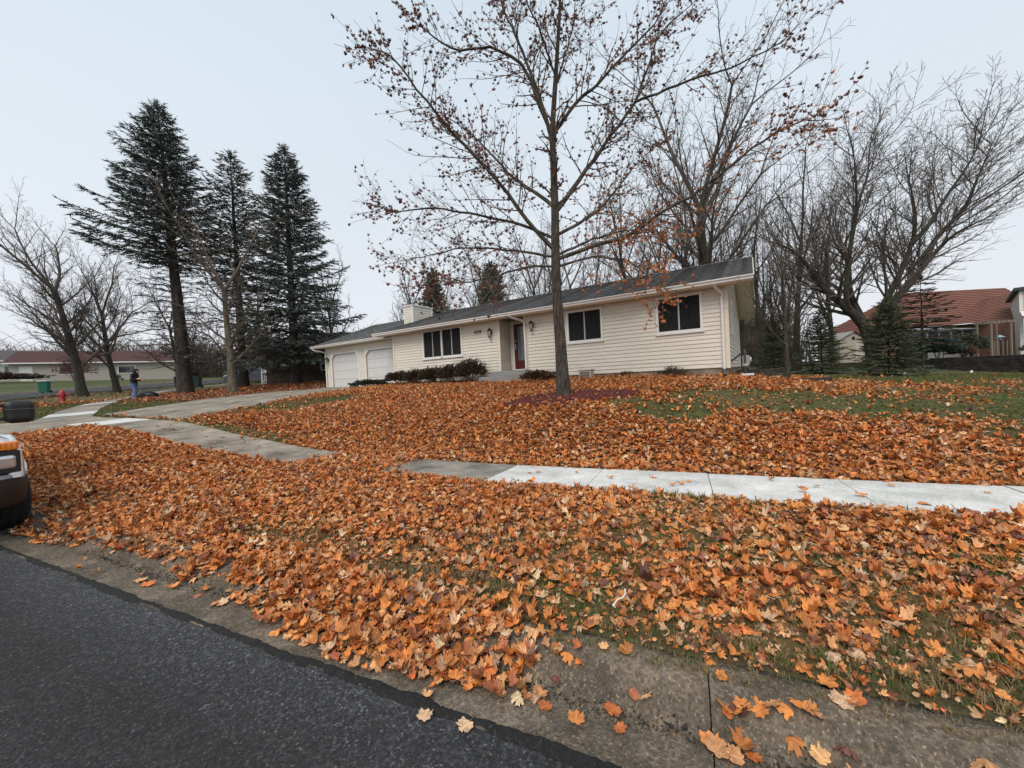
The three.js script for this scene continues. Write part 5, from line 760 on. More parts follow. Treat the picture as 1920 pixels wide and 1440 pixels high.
// roof slope laid in overlapping courses: a,b eave; c,d ridge
function courses(a, b, c, d, n, lift) { const B = new Buf(), L = (p, q, t) => p.clone().lerp(q, t), nr = V().crossVectors(b.clone().sub(a), d.clone().sub(a)).normalize(); if (nr.y < 0) nr.negate(); for (let k = 0; k < n; k++) { const t0 = k / n, t1 = (k + 1) / n, p0 = L(a, d, t0), p1 = L(b, c, t0), q0 = L(a, d, t1), q1 = L(b, c, t1), u0 = p0.clone().addScaledVector(nr, lift), u1 = p1.clone().addScaledVector(nr, lift); B.quad(u0, u1, q1, q0); B.quad(p0.clone(), p1.clone(), u1, u0); } return B.geo(); }
const sheet = (...p) => { const B = new Buf(); B.quad(...p.map(q => V(...q))); return B.geo(); };
{
  const T0 = 1.5;
  const top = [...terraceWall, [60, -2], [80, -2], [80, -75], [33, -75], [28.6, -33]];
  const s = new THREE.Shape(top.map(([x, z]) => new THREE.Vector2(x, -z))); const g = new THREE.ExtrudeGeometry(s, { depth: 1.4, bevelEnabled: false }); g.rotateX(-Math.PI / 2); g.translate(0, T0 - 1.4, 0);
  structure(mesh('garden_terrace', g, new THREE.MeshStandardMaterial({ map: colTex(512, 4, (u, v) => { const a = fbm(u * 30, v * 30, 3, 3, 30), b = fbm(u * 4, v * 4, 9, 3, 4); const k = 0.5 + a; return b > 0.5 ? [0.13 * k, 0.075 * k, 0.045 * k] : [0.07 * k, 0.08 * k, 0.03 * k]; }), roughness: 1 })));
  const wall = group('retaining_wall', 'low dark block retaining wall below the neighbouring brick house', 'wall', [0, 0, 0]);
  const bm = [0, 1, 2].map(k => new THREE.MeshStandardMaterial({ map: concreteTex(128, 1, [[0.085, 0.07, 0.062], [0.11, 0.088, 0.075], [0.065, 0.055, 0.05]][k], 0.6, 0.1, 181 + k), roughness: 0.95 })), bg = rbox(-0.2, 0.2, 0, 0.128, -0.13, 0.13, 0.018, 1), r = rng(8);
  const c = new THREE.CatmullRomCurve3(terraceWall.map(([x, z]) => V(x, 0, z))), L = c.getLength(), n = Math.round(L / 0.41);
  for (let row = 0; row < 6; row++) for (let k = 0; k < n; k++) { const p = c.getPointAt(clamp((k + (row % 2) * 0.5) / n)), t = c.getTangentAt(clamp((k + 0.5) / n)); const m = mesh('wall_block', bg, bm[Math.floor(r() * 3)], wall); m.position.set(p.x - 0.03 * row - 0.1 + (r() - 0.5) * 0.02, T0 + 0.06 - 0.131 * (row + 1), p.z); m.position.x += 0.06 * (5 - row) * 0.3; m.rotation.y = -Math.atan2(t.z, t.x); }
  // brick house with the red roof
  const h = group('brick_house', 'brick house with broad red-brown roof behind the retaining wall', 'house', [0, T0, 0]); const p = (x, y, z) => V(x, y - T0, z);
  mesh('wall', merge([box(36.9, 52, 0, 2.85, -45.8, -34), box(38.6, 48, 0, 2.75, -33.9, -28.9)]), brickM, h);
  const rf = new THREE.Group(); rf.name = 'roof'; h.add(rf);
  mesh('main_slope', courses(p(36.3, 4.4, -33.4), p(48, 4.4, -33.4), p(51.5, 8.4, -40), p(40.8, 8.4, -40), 18, 0.06), redRoofM, rf);
  mesh('hip_slope', courses(p(36.3, 4.4, -46.4), p(36.3, 4.4, -33.4), p(40.8, 8.4, -40), p(40.75, 8.35, -40.1), 18, 0.06), redRoofM, rf);
  mesh('rear_slope', courses(p(52, 4.4, -46.6), p(36.3, 4.4, -46.4), p(40.8, 8.4, -40), p(51.5, 8.4, -40), 6, 0.05), redRoofM, rf);
  mesh('wing_slope', courses(p(37.2, 4.25, -33.2), p(39.7, 4.25, -28.2), p(46.6, 7.15, -33.5), p(46.9, 7.15, -39.6), 17, 0.06), redRoofM, rf);
  mesh('wing_end_slope', courses(p(39.7, 4.25, -28.2), p(52, 4.25, -28.2), p(47, 7.15, -33.5), p(46.6, 7.15, -33.5), 12, 0.06), redRoofM, rf);
  mesh('eave_board', merge([box(36.3, 38.4, 2.72, 2.9, -33.46, -33.42), box(37.1, 37.2, 2.6, 2.75, -33.2, -33.15)]), mat([0.1, 0.08, 0.07], 0.8), rf);
  const ba = (x0, x1, y0, y1, z) => { const w = new THREE.Group(); w.name = 'window'; h.add(w); mesh('frame', ringGeo(x0, x1, y0, y1, 0.07, z, z + 0.06), mat([0.3, 0.28, 0.25], 0.7), w); mesh('pane', box(x0 + 0.07, x1 - 0.07, y0 + 0.07, y1 - 0.07, z + 0.01, z + 0.03), darkGlass, w); };
  ba(37.2, 38.1, 1.2, 2.4, -34); ba(41.2, 42.4, 0.4, 2.3, -28.9);
  // glazed porch
  const sun2 = group('glazed_porch', 'dark glazed porch with grey frames before the brick house', 'porch', [0, T0, 0]); const fm = mat([0.24, 0.25, 0.26], 0.5);
  mesh('frame', merge([...[0, 1, 2, 3, 4].map(k => box(33.9 + k * 0.95, 34.0 + k * 0.95, 0, 2.1, -31.4, -31.3)), box(33.9, 37.8, 2.1, 2.25, -31.42, -31.28), box(33.9, 37.8, 1.25, 1.33, -31.39, -31.31), box(33.9, 37.8, 0, 0.5, -31.41, -31.29)]), fm, sun2);
  for (let k = 0; k < 4; k++) mesh('pane', box(34.0 + k * 0.95, 34.85 + k * 0.95, 0.5, 2.1, -31.37, -31.34), darkGlass, sun2);
  mesh('roof', sheet([33.6, 2.24, -31.1], [38, 2.24, -31.1], [38.6, 2.7, -33.9], [34.6, 2.7, -33.9]), fm, sun2); mesh('side_wall', box(33.9, 34.0, 0, 2.2, -33.9, -31.41), darkGlass, sun2);
  // pale house at the frame edge
  const ph = group('pale_house', 'pale sided house cut by the right edge of the picture', 'house', [34.5, T0, -26], -50 * RAD); const pm = new THREE.MeshStandardMaterial({ color: lc(0.5, 0.5, 0.43), roughness: 0.6 });
  mesh('wall', box(0, 12, -0.2, 4.3, -9, -0.001), pm, ph); for (let k = 0; k < 21; k++) { const m = mesh('siding_board', boardGeo(11.8, 0.199), pm, ph); m.position.set(0.1, k * 0.2, 0); m.scale.z = 1.6; }
  mesh('corner_board', box(-0.03, 0.1, -0.2, 4.25, -0.0, 0.05), trimM, ph); mesh('roof', merge([box(-0.25, 12, 4.3, 4.5, -9.3, 0.3)]), mat([0.06, 0.06, 0.065], 0.9), ph); mesh('porch_roof', sheet([0.0, 2.5, 1.4], [12, 2.5, 1.4], [12, 2.9, 0.1], [0.0, 2.9, 0.1]), trimM, ph); mesh('porch_post', box(0.05, 0.17, 0, 2.5, 1.15, 1.27), trimM, ph);
  // arbour, bird feeder, lamp post
  const am = mat([0.22, 0.18, 0.14], 0.85), ar = group('garden_arbour', 'weathered wooden garden arbour on the terrace', 'arbour', [29.6, T0, -23.2]);
  for (const [x, z] of [[-0.6, 0], [0.6, 0], [-0.6, -0.7], [0.6, -0.7]]) mesh('post', box(x - 0.04, x + 0.04, 0, 2.0, z - 0.04, z + 0.04), am, ar); for (const z of [0, -0.7]) mesh('beam', box(-0.85, 0.85, 2.0, 2.1, z - 0.03, z + 0.03), am, ar); for (let k = 0; k < 5; k++) mesh('slat', box(-0.62 + k * 0.3, -0.58 + k * 0.3, 2.1, 2.16, -0.85, 0.15), am, ar); for (let k = 0; k < 4; k++) mesh('picket', box(-0.45 + k * 0.26, -0.42 + k * 0.26, 0, 0.9, -0.02, 0.02), am, ar);
  const bf = group('bird_feeder', 'blue roofed bird feeder on a thin post beside the arbour', 'bird feeder', [31.3, T0, -24.6]); mesh('post', cyl(0.02, 0.02, 0, 1.0), blackM, bf); mesh('roof', new THREE.ConeGeometry(0.24, 0.16, 8).translate(0, 1.25, 0), mat([0.25, 0.38, 0.45], 0.5), bf); mesh('tray', cyl(0.14, 0.16, 1.0, 1.04), mat([0.3, 0.4, 0.45], 0.6), bf); mesh('tube', cyl(0.06, 0.06, 1.04, 1.18), lampGlass, bf);
  const lp = group('garden_lamp', 'small white garden lamp standing by the blue dwarf spruce', 'lamp', [27.2, T0, -24.2]); mesh('post', cyl(0.025, 0.025, 0, 0.9), mat([0.6, 0.6, 0.6], 0.5), lp); mesh('lantern', cyl(0.06, 0.08, 0.9, 1.12, 0, 0, 6), mat([0.75, 0.76, 0.78], 0.4), lp); mesh('cap', new THREE.ConeGeometry(0.13, 0.12, 6).translate(0, 1.18, 0), mat([0.6, 0.62, 0.64], 0.4), lp);
  // shed
  const sh = group('garden_shed', 'beige gabled shed with a round vent between the spruces', 'shed', [30.2, 1.3, -34]); const sm1 = mat([0.42, 0.38, 0.32], 0.8); const B = new Buf(), q = (x, y, z) => V(x, y, z);
  const sp = new THREE.Shape([[-1.1, 0], [1.1, 0], [1.1, 2.3], [0.1, 2.9], [-1.1, 2.3]].map(v => new THREE.Vector2(...v))); mesh('wall', new THREE.ExtrudeGeometry(sp, { depth: 2.5, bevelEnabled: false }).translate(0, 0, -2.5), sm1, sh);
  mesh('roof', merge([sheet([-1.3, 2.22, 0.2], [0.1, 2.96, 0.2], [0.1, 2.96, -2.7], [-1.3, 2.22, -2.7]), sheet([0.1, 2.96, 0.2], [1.3, 2.22, 0.2], [1.3, 2.22, -2.7], [0.1, 2.96, -2.7])]), mat([0.3, 0.29, 0.27], 0.9, { side: THREE.DoubleSide }), sh); mesh('round_vent', cyl(0.14, 0.14, 0, 0.03).rotateX(Math.PI / 2).translate(0.1, 2.35, 0.01), blackM, sh); mesh('door', box(0.25, 0.95, 0.1, 1.9, 0.005, 0.03), mat([0.5, 0.47, 0.42], 0.7), sh);
  // flags on the lawn
  for (const [x, z, w] of [[16.2, -15.9, 'left'], [18.6, -15.6, 'right']]) { const f = group('lawn_flag', `tiny white marker flag on the side lawn, the ${w} one`, 'flag', [x, H(x, z), z], 0, 'marker flags'); mesh('wire', cyl(0.004, 0.004, 0, 0.2, 0, 0, 5), steelM, f); mesh('pennant', box(0, 0.11, 0.11, 0.2, -0.003, 0.003), mat([0.8, 0.8, 0.78], 0.7), f); }
  // terrace planting
  const tshrub = (n, l, x, z, R, c, leafN, sz, seed, st) => { const o = shrub(n, l, x, z, R, leafN, sz, c, seed, null, st); o.position.y = T0 - 0.05; };
  tshrub('dwarf_blue_spruce', 'rounded blue-green dwarf spruce on the terrace edge', 26.6, -24.0, [1.15, 1.25, 1.0], [[0.035, 0.07, 0.062], [0.05, 0.09, 0.08], [0.02, 0.04, 0.036]], 4200, 0.16, 701, 8);
  tshrub('grey_green_shrub', 'feathery grey-green shrub beside the arbour', 29.2, -24.4, [0.9, 1.45, 0.8], [[0.1, 0.12, 0.09], [0.06, 0.075, 0.05]], 2200, 0.15, 702, 24);
  tshrub('russet_shrub', 'low russet shrub left of the grey-green one on the terrace', 27.7, -23.6, [0.9, 0.75, 0.6], [[0.12, 0.05, 0.035], [0.08, 0.045, 0.03]], 1200, 0.1, 703, 30);
  tshrub('russet_shrub', 'brown shrub against the pale house on the terrace', 33.2, -24.2, [0.9, 0.8, 0.7], [[0.11, 0.045, 0.03], [0.06, 0.035, 0.025]], 1200, 0.1, 704, 30);
}
// ---------------------------------------------------------------- left: brown brick house, across-street houses and street furniture
{
  const bx = -20, bz = -30.5, h = group('brown_brick_house', 'dark brown brick house half hidden behind the spruces', 'house', [bx, 2.05, bz]);
  mesh('wall', box(0.6, 13, -0.3, 2.5, -9, 0), darkBrickM, h);
  const rf = new THREE.Group(); rf.name = 'roof'; h.add(rf); const dr = new THREE.MeshStandardMaterial({ map: shingleTexture([0.05, 0.042, 0.038], 17), roughness: 0.95, side: THREE.DoubleSide });
  mesh('front_slope', courses(V(0, 2.45, 0.6), V(13.4, 2.45, 0.6), V(13.4, 4.5, -4.6), V(0, 4.5, -4.6), 20, 0.02), dr, rf); mesh('rear_slope', courses(V(13.4, 2.45, -9.6), V(0, 2.45, -9.6), V(0, 4.5, -4.6), V(13.4, 4.5, -4.6), 6, 0.02), dr, rf); mesh('fascia', box(0, 13.4, 2.3, 2.46, 0.58, 0.62), mat([0.09, 0.08, 0.07], 0.7), rf);
  mesh('gable', (() => { const B = new Buf(); B.tri(V(0.6, 2.4, -9.3), V(0.6, 2.4, 0.2), V(0.6, 4.4, -4.6)); return B.geo(); })(), mat([0.12, 0.1, 0.085], 0.9, { side: THREE.DoubleSide }), h);
  for (const x of [4.9, 8.6]) { const w = new THREE.Group(); w.name = 'window'; h.add(w); mesh('frame', ringGeo(x, x + 1.0, 0.95, 2.05, 0.1, 0.0, 0.05), trimM, w); mesh('meeting_rail', box(x + 0.1, x + 0.9, 1.45, 1.53, 0.0, 0.04), trimM, w); mesh('pane', box(x + 0.1, x + 0.9, 1.05, 1.95, 0.005, 0.02), darkGlass, w); }
  const rail = group('porch_railing', 'white porch railing left of the brown brick house', 'railing', [-21.6, 2.35, -33.4]);
  mesh('rail', box(0, 1.9, 0.86, 0.94, -0.04, 0.04), trimM, rail); mesh('rail', box(0, 1.9, 0.1, 0.16, -0.03, 0.03), trimM, rail); for (let k = 0; k < 13; k++) mesh('baluster', box(k * 0.155, k * 0.155 + 0.04, 0.16, 0.86, -0.02, 0.02), trimM, rail); for (const x of [-0.08, 1.9]) mesh('post', box(x, x + 0.1, -0.3, 1.05, -0.05, 0.05), trimM, rail); mesh('deck', box(0, 3, -0.2, 0.02, -2, 0.1), mat([0.3, 0.28, 0.26], 0.9), rail);
  // parked dark suv in the neighbour's drive
  const car = group('parked_car', 'dark blue car parked beyond the spruces by the porch railing', 'car', [-25.0, H(-25, -37.5), -37.5], 0.35); const navy = new THREE.MeshPhysicalMaterial({ color: lc(0.012, 0.016, 0.03), roughness: 0.35, clearcoat: 1 });
  const prof = new THREE.Shape(); [[-2.2, 0.4], [-2.25, 0.9], [-2.0, 1.05], [-1.75, 1.55], [-1.4, 1.68], [0.3, 1.68], [1.05, 1.12], [2.1, 0.98], [2.25, 0.75], [2.2, 0.4]].forEach(([x, y], i) => i ? prof.lineTo(x, y) : prof.moveTo(x, y)); prof.closePath();
  mesh('body', new THREE.ExtrudeGeometry(prof, { depth: 1.7, bevelEnabled: true, bevelSize: 0.06, bevelThickness: 0.06, bevelSegments: 2 }).translate(0, 0, -0.85), navy, car);
  for (const [a, b] of [[-1.6, -0.75], [-0.68, 0.2]]) mesh('side_window', sheet([a, 1.15, 0.915], [b + 0.25, 1.15, 0.915], [b, 1.58, 0.915], [a + 0.12, 1.58, 0.915]), darkGlass, car); mesh('windscreen', sheet([1.03, 1.2, 0.7], [1.03, 1.2, -0.7], [0.42, 1.64, -0.65], [0.42, 1.64, 0.65]).translate(0.05, 0.02, 0), darkGlass, car);
  for (const x of [-1.4, 1.4]) for (const z of [0.8, -0.8]) { const w = new THREE.Group(); w.name = 'wheel'; w.position.set(x, 0.34, z); car.add(w); mesh('tyre', new THREE.TorusGeometry(0.26, 0.09, 10, 22), blackM, w); mesh('rim', cyl(0.19, 0.19, -0.05, 0.05).rotateX(Math.PI / 2), steelM, w); } mesh('headlight', rbox(2.12, 2.26, 0.78, 0.92, 0.45, 0.8, 0.03), steelM, car); mesh('headlight', rbox(2.12, 2.26, 0.78, 0.92, -0.8, -0.45, 0.03), steelM, car);
  // far houses across the street
  const far = (name, label, x, z, w, d, wallH, roofH, wc, rc, turn, doors) => { const g = group(name, label, 'house', [x, H(x, z), z], turn); mesh('wall', box(-w / 2, w / 2, -0.5, wallH, -d, 0), mat(wc, 0.8), g); mesh('roof', (() => { const a = courses(V(-w / 2 - 0.5, wallH, 0.5), V(w / 2 + 0.5, wallH, 0.5), V(w / 2 + 0.5, wallH + roofH, -d / 2), V(-w / 2 - 0.5, wallH + roofH, -d / 2), 10, 0.03), b = courses(V(w / 2 + 0.5, wallH, -d - 0.5), V(-w / 2 - 0.5, wallH, -d - 0.5), V(-w / 2 - 0.5, wallH + roofH, -d / 2), V(w / 2 + 0.5, wallH + roofH, -d / 2), 6, 0.03); return merge([a, b]); })(), mat(rc, 0.9, { side: THREE.DoubleSide }), g); mesh('fascia', box(-w / 2 - 0.5, w / 2 + 0.5, wallH - 0.18, wallH, 0.48, 0.52), trimM, g); for (const [x0, x1, y0, y1, kind] of doors) { const o = new THREE.Group(); o.name = kind; g.add(o); mesh('frame', ringGeo(x0, x1, y0, y1, 0.1, 0, 0.05), trimM, o); mesh(kind === 'window' ? 'pane' : 'door_leaf', box(x0 + 0.1, x1 - 0.1, y0 + 0.1, y1 - 0.1, 0.0, 0.03), kind === 'window' ? darkGlass : trimM, o); } return g; };
  far('far_house', 'low pale house with maroon roof behind the street trees', -61, -57, 17, 9, 2.7, 2.0, [0.4, 0.37, 0.33], [0.085, 0.035, 0.035], 0.6, [[-7.6, -6.4, 0, 2.2, 'door'], [-4, -2, 0.9, 2.1, 'window'], [2, 4, 0.9, 2.1, 'window']]);
  far('far_house', 'white house far left behind the brown hedge', -74, -50, 18, 9, 2.8, 1.8, [0.62, 0.63, 0.64], [0.1, 0.09, 0.09], 0.75, [[-6, -3, 0, 2.2, 'door'], [1, 3, 0.9, 2.1, 'window'], [5, 6.5, 0.9, 2.1, 'window']]);
  far('far_house', 'grey house far beyond the bend of the street', -47, -82, 16, 9, 2.7, 2.2, [0.3, 0.28, 0.26], [0.05, 0.045, 0.045], 0.4, [[-4, -2, 0.9, 2.1, 'window'], [2, 4, 0.9, 2.1, 'window']]);
  const hd = shrub('hedge', 'long brown hedge before the white house far left', -66, -46.5, [6.5, 1.3, 0.9], 6000, 0.3, [[0.08, 0.045, 0.035], [0.05, 0.035, 0.03]], 721, null, 60); hd.rotation.y = 0.75;
  const rt = shrub('red_leaved_tree', 'small dark red tree before the maroon-roofed house', -56, -49.5, [2.2, 3.6, 2.0], 1500, 0.16, [[0.13, 0.03, 0.035], [0.08, 0.025, 0.03]], 722, null, 40); rt.userData.category = 'tree';
  // wheeled bins
  const bin = (label, x, z, c, lid, turn, s = 1) => { const g = group('wheeled_bin', label, 'bin', [x, H(x, z), z], turn); const sh = new THREE.CylinderGeometry(0.42, 0.34, 0.95, 4, 1).rotateY(Math.PI / 4).scale(1, 1, 1.1).translate(0, 0.55, 0); mesh('body', toCreasedNormals(sh, 0.4), mat(c, 0.5), g); mesh('lid', rbox(-0.33, 0.33, 1.03, 1.1, -0.36, 0.38, 0.025), mat(lid, 0.5), g); mesh('handle', cyl(0.02, 0.02, -0.25, 0.25).rotateZ(Math.PI / 2).translate(0, 0.98, -0.4), mat(c, 0.5), g); for (const sx of [-0.28, 0.28]) mesh('wheel', cyl(0.13, 0.13, -0.03, 0.03).rotateZ(Math.PI / 2).translate(sx, 0.13, -0.32), blackM, g); return g; };
  bin('green wheeled bin with white lid standing across the street', -42.0, -34.6, [0.012, 0.12, 0.075], [0.7, 0.7, 0.66], 0.5);
  bin('dark green bin left of its twin behind the tallest spruce', -31.4, -36.4, [0.012, 0.035, 0.025], [0.012, 0.03, 0.022], 0.3); bin('dark green bin right of its twin behind the tallest spruce', -29.6, -36.2, [0.012, 0.035, 0.025], [0.012, 0.03, 0.022], 0.2);
  // mailbox
  const mb = group('mailbox', 'green mailbox on a post beyond the street, left of the person', 'mailbox', [-44.6, H(-44.6, -43.7), -43.7], 0.6); mesh('post', box(-0.06, 0.06, 0, 1.0, -0.06, 0.06), mat([0.2, 0.16, 0.12], 0.9), mb); mesh('box', merge([rbox(-0.16, 0.16, 1.0, 1.2, -0.4, 0.4, 0.03), new THREE.CylinderGeometry(0.16, 0.16, 0.8, 16).rotateX(Math.PI / 2).translate(0, 1.2, 0)]), mat([0.015, 0.1, 0.075], 0.5), mb); mesh('newspaper_tube', new THREE.CylinderGeometry(0.1, 0.1, 0.6, 12).rotateX(Math.PI / 2).translate(0.3, 0.85, 0), mat([0.02, 0.03, 0.03], 0.5), mb);
  // hydrant
  const hy = group('fire_hydrant', 'red fire hydrant on the leafy verge', 'hydrant', [-29.1, H(-29.1, -24.9), -24.9], 0.7), hr = mat([0.42, 0.025, 0.03], 0.4);
  const lathe = (pts, m, n) => mesh(n, new THREE.LatheGeometry(pts.map(p => new THREE.Vector2(...p)), 20), m, hy);
  lathe([[0.19, 0], [0.19, 0.06], [0.13, 0.08], [0.125, 0.5], [0.17, 0.52], [0.17, 0.58], [0.14, 0.6]], hr, 'barrel'); lathe([[0.15, 0.6], [0.15, 0.66], [0.12, 0.74], [0.06, 0.8], [0.035, 0.81], [0.035, 0.87], [0, 0.87]], hr, 'bonnet'); for (const s of [-1, 1]) mesh('side_nozzle', new THREE.CylinderGeometry(0.065, 0.075, 0.12, 14).rotateZ(Math.PI / 2).translate(s * 0.19, 0.48, 0), hr, hy); mesh('pumper_nozzle', new THREE.CylinderGeometry(0.09, 0.1, 0.14, 16).rotateX(Math.PI / 2).translate(0, 0.46, 0.19), hr, hy);
}
// ---------------------------------------------------------------- white pickup at the left edge
{
  const [tx, tz] = toXZ(-8.0, 0.97), t = group('pickup_truck', 'white pickup truck with black bumper cut off by the left edge', 'truck', [tx, Hun(-8, 1.2) + 0.005, tz], Math.atan2(0.915, 0.405));
  const white = new THREE.MeshPhysicalMaterial({ color: lc(0.72, 0.73, 0.74), roughness: 0.3, clearcoat: 1, clearcoatRoughness: 0.08 }), black = mat([0.014, 0.014, 0.016], 0.5), rubber = mat([0.012, 0.012, 0.012], 0.85);
  // x across (kerb side +), z forward, front axle at z = 0
  const loft = (rings) => { const B = new Buf(); const n = rings[0].length; rings.forEach((rg, k) => rg.forEach(p => B.v(p[0], p[1], p[2], 0, 1, 0, p[0], p[2]))); for (let k = 0; k + 1 < rings.length; k++) for (let i = 0; i + 1 < n; i++) { const a = k * n + i; B.i.push(a, a + 1, a + n, a + 1, a + n + 1, a + n); } const g = B.geo(); g.computeVertexNormals(); return g; };
  const dbl = m => { const c = m.clone(); c.side = THREE.DoubleSide; return c; }; const wd = dbl(white);
  // hood: cross-sections from windscreen to nose
  const hoodRing = (z, y, w, drop) => { const o = []; for (let i = 0; i <= 16; i++) { const s = i / 16 * 2 - 1, a = Math.abs(s); o.push([s * w, y - drop * Math.pow(a, 5) + 0.02 * Math.exp(-Math.pow((a - 0.55) * 9, 2)), z]); } return o; };
  mesh('hood', loft([hoodRing(-0.95, 1.3, 0.9, 0.1), hoodRing(-0.4, 1.285, 0.9, 0.1), hoodRing(0.2, 1.255, 0.885, 0.11), hoodRing(0.5, 1.225, 0.86, 0.11), hoodRing(0.66, 1.19, 0.835, 0.1), hoodRing(0.72, 1.13, 0.82, 0.06)]), wd, t);
  // fenders with wheel arch
  for (const s of [1, -1]) {
    const sh = new THREE.Shape(); sh.moveTo(-1.0, 0.5); sh.lineTo(-1.0, 1.2); sh.lineTo(0.2, 1.15); sh.lineTo(0.62, 1.09); sh.lineTo(0.74, 1.0); sh.lineTo(0.76, 0.72); sh.lineTo(0.52, 0.66); for (let k = 0; k <= 14; k++) { const a = Math.PI * (0.08 + 0.84 * k / 14); sh.lineTo(Math.cos(a) * 0.5, 0.42 + Math.sin(a) * 0.5); } sh.lineTo(-0.52, 0.46); sh.closePath();
    const g = new THREE.ExtrudeGeometry(sh, { depth: 0.06, bevelEnabled: true, bevelSize: 0.03, bevelThickness: 0.03, bevelSegments: 3 }); g.rotateY(-Math.PI / 2); const p = g.attributes.position; for (let i = 0; i < p.count; i++) { const X = p.getX(i), Z = p.getZ(i); p.setX(i, (-X - 0.03) * s + 0.92 * s - s * 0.14 * sstep(0.3, 0.8, Z) - s * 0.06 * sstep(1.0, 1.2, p.getY(i))); } if (s < 0) { const ix = g.index; } g.computeVertexNormals(); mesh('fender', g, wd, t);
    const lampX = s * 0.66;
    mesh('turn_signal', rbox(lampX - 0.21, lampX + 0.155, 1.025, 1.125, 0.66, 0.8, 0.02).rotateY(0), new THREE.MeshPhysicalMaterial({ color: lc(0.9, 0.26, 0.015), roughness: 0.2, clearcoat: 1 }), t); mesh('lens_ribs', merge([...Array(9).keys()].map(k => rbox(lampX - 0.19 + k * 0.04, lampX - 0.182 + k * 0.04, 1.035, 1.115, 0.79, 0.806, 0.003, 1))), mat([0.6, 0.12, 0.01], 0.3), t);
    mesh('lamp_housing', rbox(lampX - 0.26, lampX + 0.165, 0.75, 1.018, 0.6, 0.79, 0.02), black, t);
    mesh('headlight', rbox(lampX - 0.2, lampX + 0.13, 0.81, 0.97, 0.72, 0.815, 0.04), new THREE.MeshPhysicalMaterial({ color: lc(0.6, 0.62, 0.64), roughness: 0.12, metalness: 0.6, clearcoat: 1 }), t);
    const w = new THREE.Group(); w.name = 'wheel'; w.position.set(s * 0.86, 0.4, 0); t.add(w); const prof = [[0.24, -0.13], [0.36, -0.135], [0.395, -0.11], [0.405, -0.05], [0.405, 0.05], [0.395, 0.11], [0.36, 0.135], [0.24, 0.13]]; mesh('tyre', new THREE.LatheGeometry(prof.map(q => new THREE.Vector2(...q)), 40).rotateZ(Math.PI / 2), rubber, w); mesh('rim', merge([cyl(0.24, 0.24, -0.1, 0.08, 0, 0, 24).rotateZ(Math.PI / 2)]), steelM, w); const tr = []; for (let k = 0; k < 48; k++) { const a = k / 48 * 6.283; for (const q of [-0.08, 0, 0.08]) tr.push(new THREE.BoxGeometry(0.06, 0.014, 0.032).translate(q, 0.408, 0).rotateX(a + (q ? 0.06 : 0))); } mesh('tread', merge(tr), rubber, w);
    const w2 = w.clone(); w2.position.z = -3.6; t.add(w2);
    const mr = new THREE.Group(); mr.name = 'mirror'; t.add(mr); mesh('housing', rbox(s * 1.33 - 0.15, s * 1.33 + 0.15, 1.27, 1.61, -1.28, -1.1, 0.085, 5), black, mr); mesh('seam', rbox(s * 1.33 - 0.152, s * 1.33 + 0.152, 1.475, 1.483, -1.2, -1.099, 0.003), mat([0.12, 0.12, 0.125], 0.4), mr); mesh('glass', rbox(s * 1.33 - 0.125, s * 1.33 + 0.125, 1.3, 1.58, -1.29, -1.275, 0.005), darkGlass, mr); mesh('arm', merge([rbox(Math.min(s * 0.9, s * 1.2), Math.max(s * 0.9, s * 1.2), 1.52, 1.57, -1.24, -1.17, 0.015), rbox(Math.min(s * 0.9, s * 1.2), Math.max(s * 0.9, s * 1.2), 1.32, 1.37, -1.24, -1.17, 0.015)]), black, mr);
  }
  // black bumper, wrapped round the corners
  const bp = []; for (let i = 0; i <= 18; i++) { const s = i / 18 * 2 - 1, a = Math.abs(s); bp.push([s * 0.9, 0.86 - 0.3 * Math.pow(a, 6)]); }
  const ring = (off, y, dz) => bp.map(([x, z]) => [x * (1 + off * 0.05), y, z + dz]); mesh('bumper', loft([ring(0, 0.36, -0.06), ring(0, 0.4, 0), ring(0.3, 0.56, 0.03), ring(0.3, 0.68, 0.03), ring(0, 0.745, 0), ring(0, 0.75, -0.2)]), dbl(black), t); mesh('bumper_strip', loft([ring(0.35, 0.70, 0.032), ring(0.3, 0.735, 0.02), ring(0, 0.752, -0.04)]), dbl(mat([0.2, 0.2, 0.21], 0.45)), t);
  mesh('grille', merge([ringGeo(-0.42, 0.42, 0.78, 1.13, 0.05, 0.7, 0.8), ...[0, 1, 2].map(k => box(-0.37, 0.37, 0.86 + k * 0.08, 0.885 + k * 0.08, 0.71, 0.78)), box(-0.42, 0.42, 0.78, 1.12, 0.6, 0.69)]), black, t);
  // chassis, cab and bed
  mesh('chassis', merge([box(-0.6, 0.6, 0.35, 0.7, -4.6, 0.55), box(-0.8, 0.8, 0.42, 0.75, -0.95, -0.55)]), black, t);
  const cab = new THREE.Shape([[-0.92, 0.45], [-0.92, 1.25], [-1.5, 1.86], [-1.75, 1.93], [-3.0, 1.93], [-3.2, 1.85], [-3.3, 1.3], [-3.3, 0.45]].map(q => new THREE.Vector2(...q))); const cg = new THREE.ExtrudeGeometry(cab, { depth: 1.76, bevelEnabled: true, bevelSize: 0.05, bevelThickness: 0.05, bevelSegments: 3 }); cg.rotateY(-Math.PI / 2); cg.translate(0.88, 0, 0); mesh('cab', cg, white, t);
  mesh('windscreen', sheet([-0.76, 1.32, -0.9], [0.76, 1.32, -0.9], [0.66, 1.85, -1.42], [-0.66, 1.85, -1.42]).translate(0, 0.01, 0.01), darkGlass, t);
  for (const s of [1, -1]) for (const [a, b] of [[-1.35, -2.15], [-2.25, -3.05]]) mesh('side_window', sheet([s * 0.945, 1.3, a], [s * 0.945, 1.3, b], [s * 0.945, 1.8, b], [s * 0.945, 1.8, a - 0.2]), dbl(darkGlass), t);
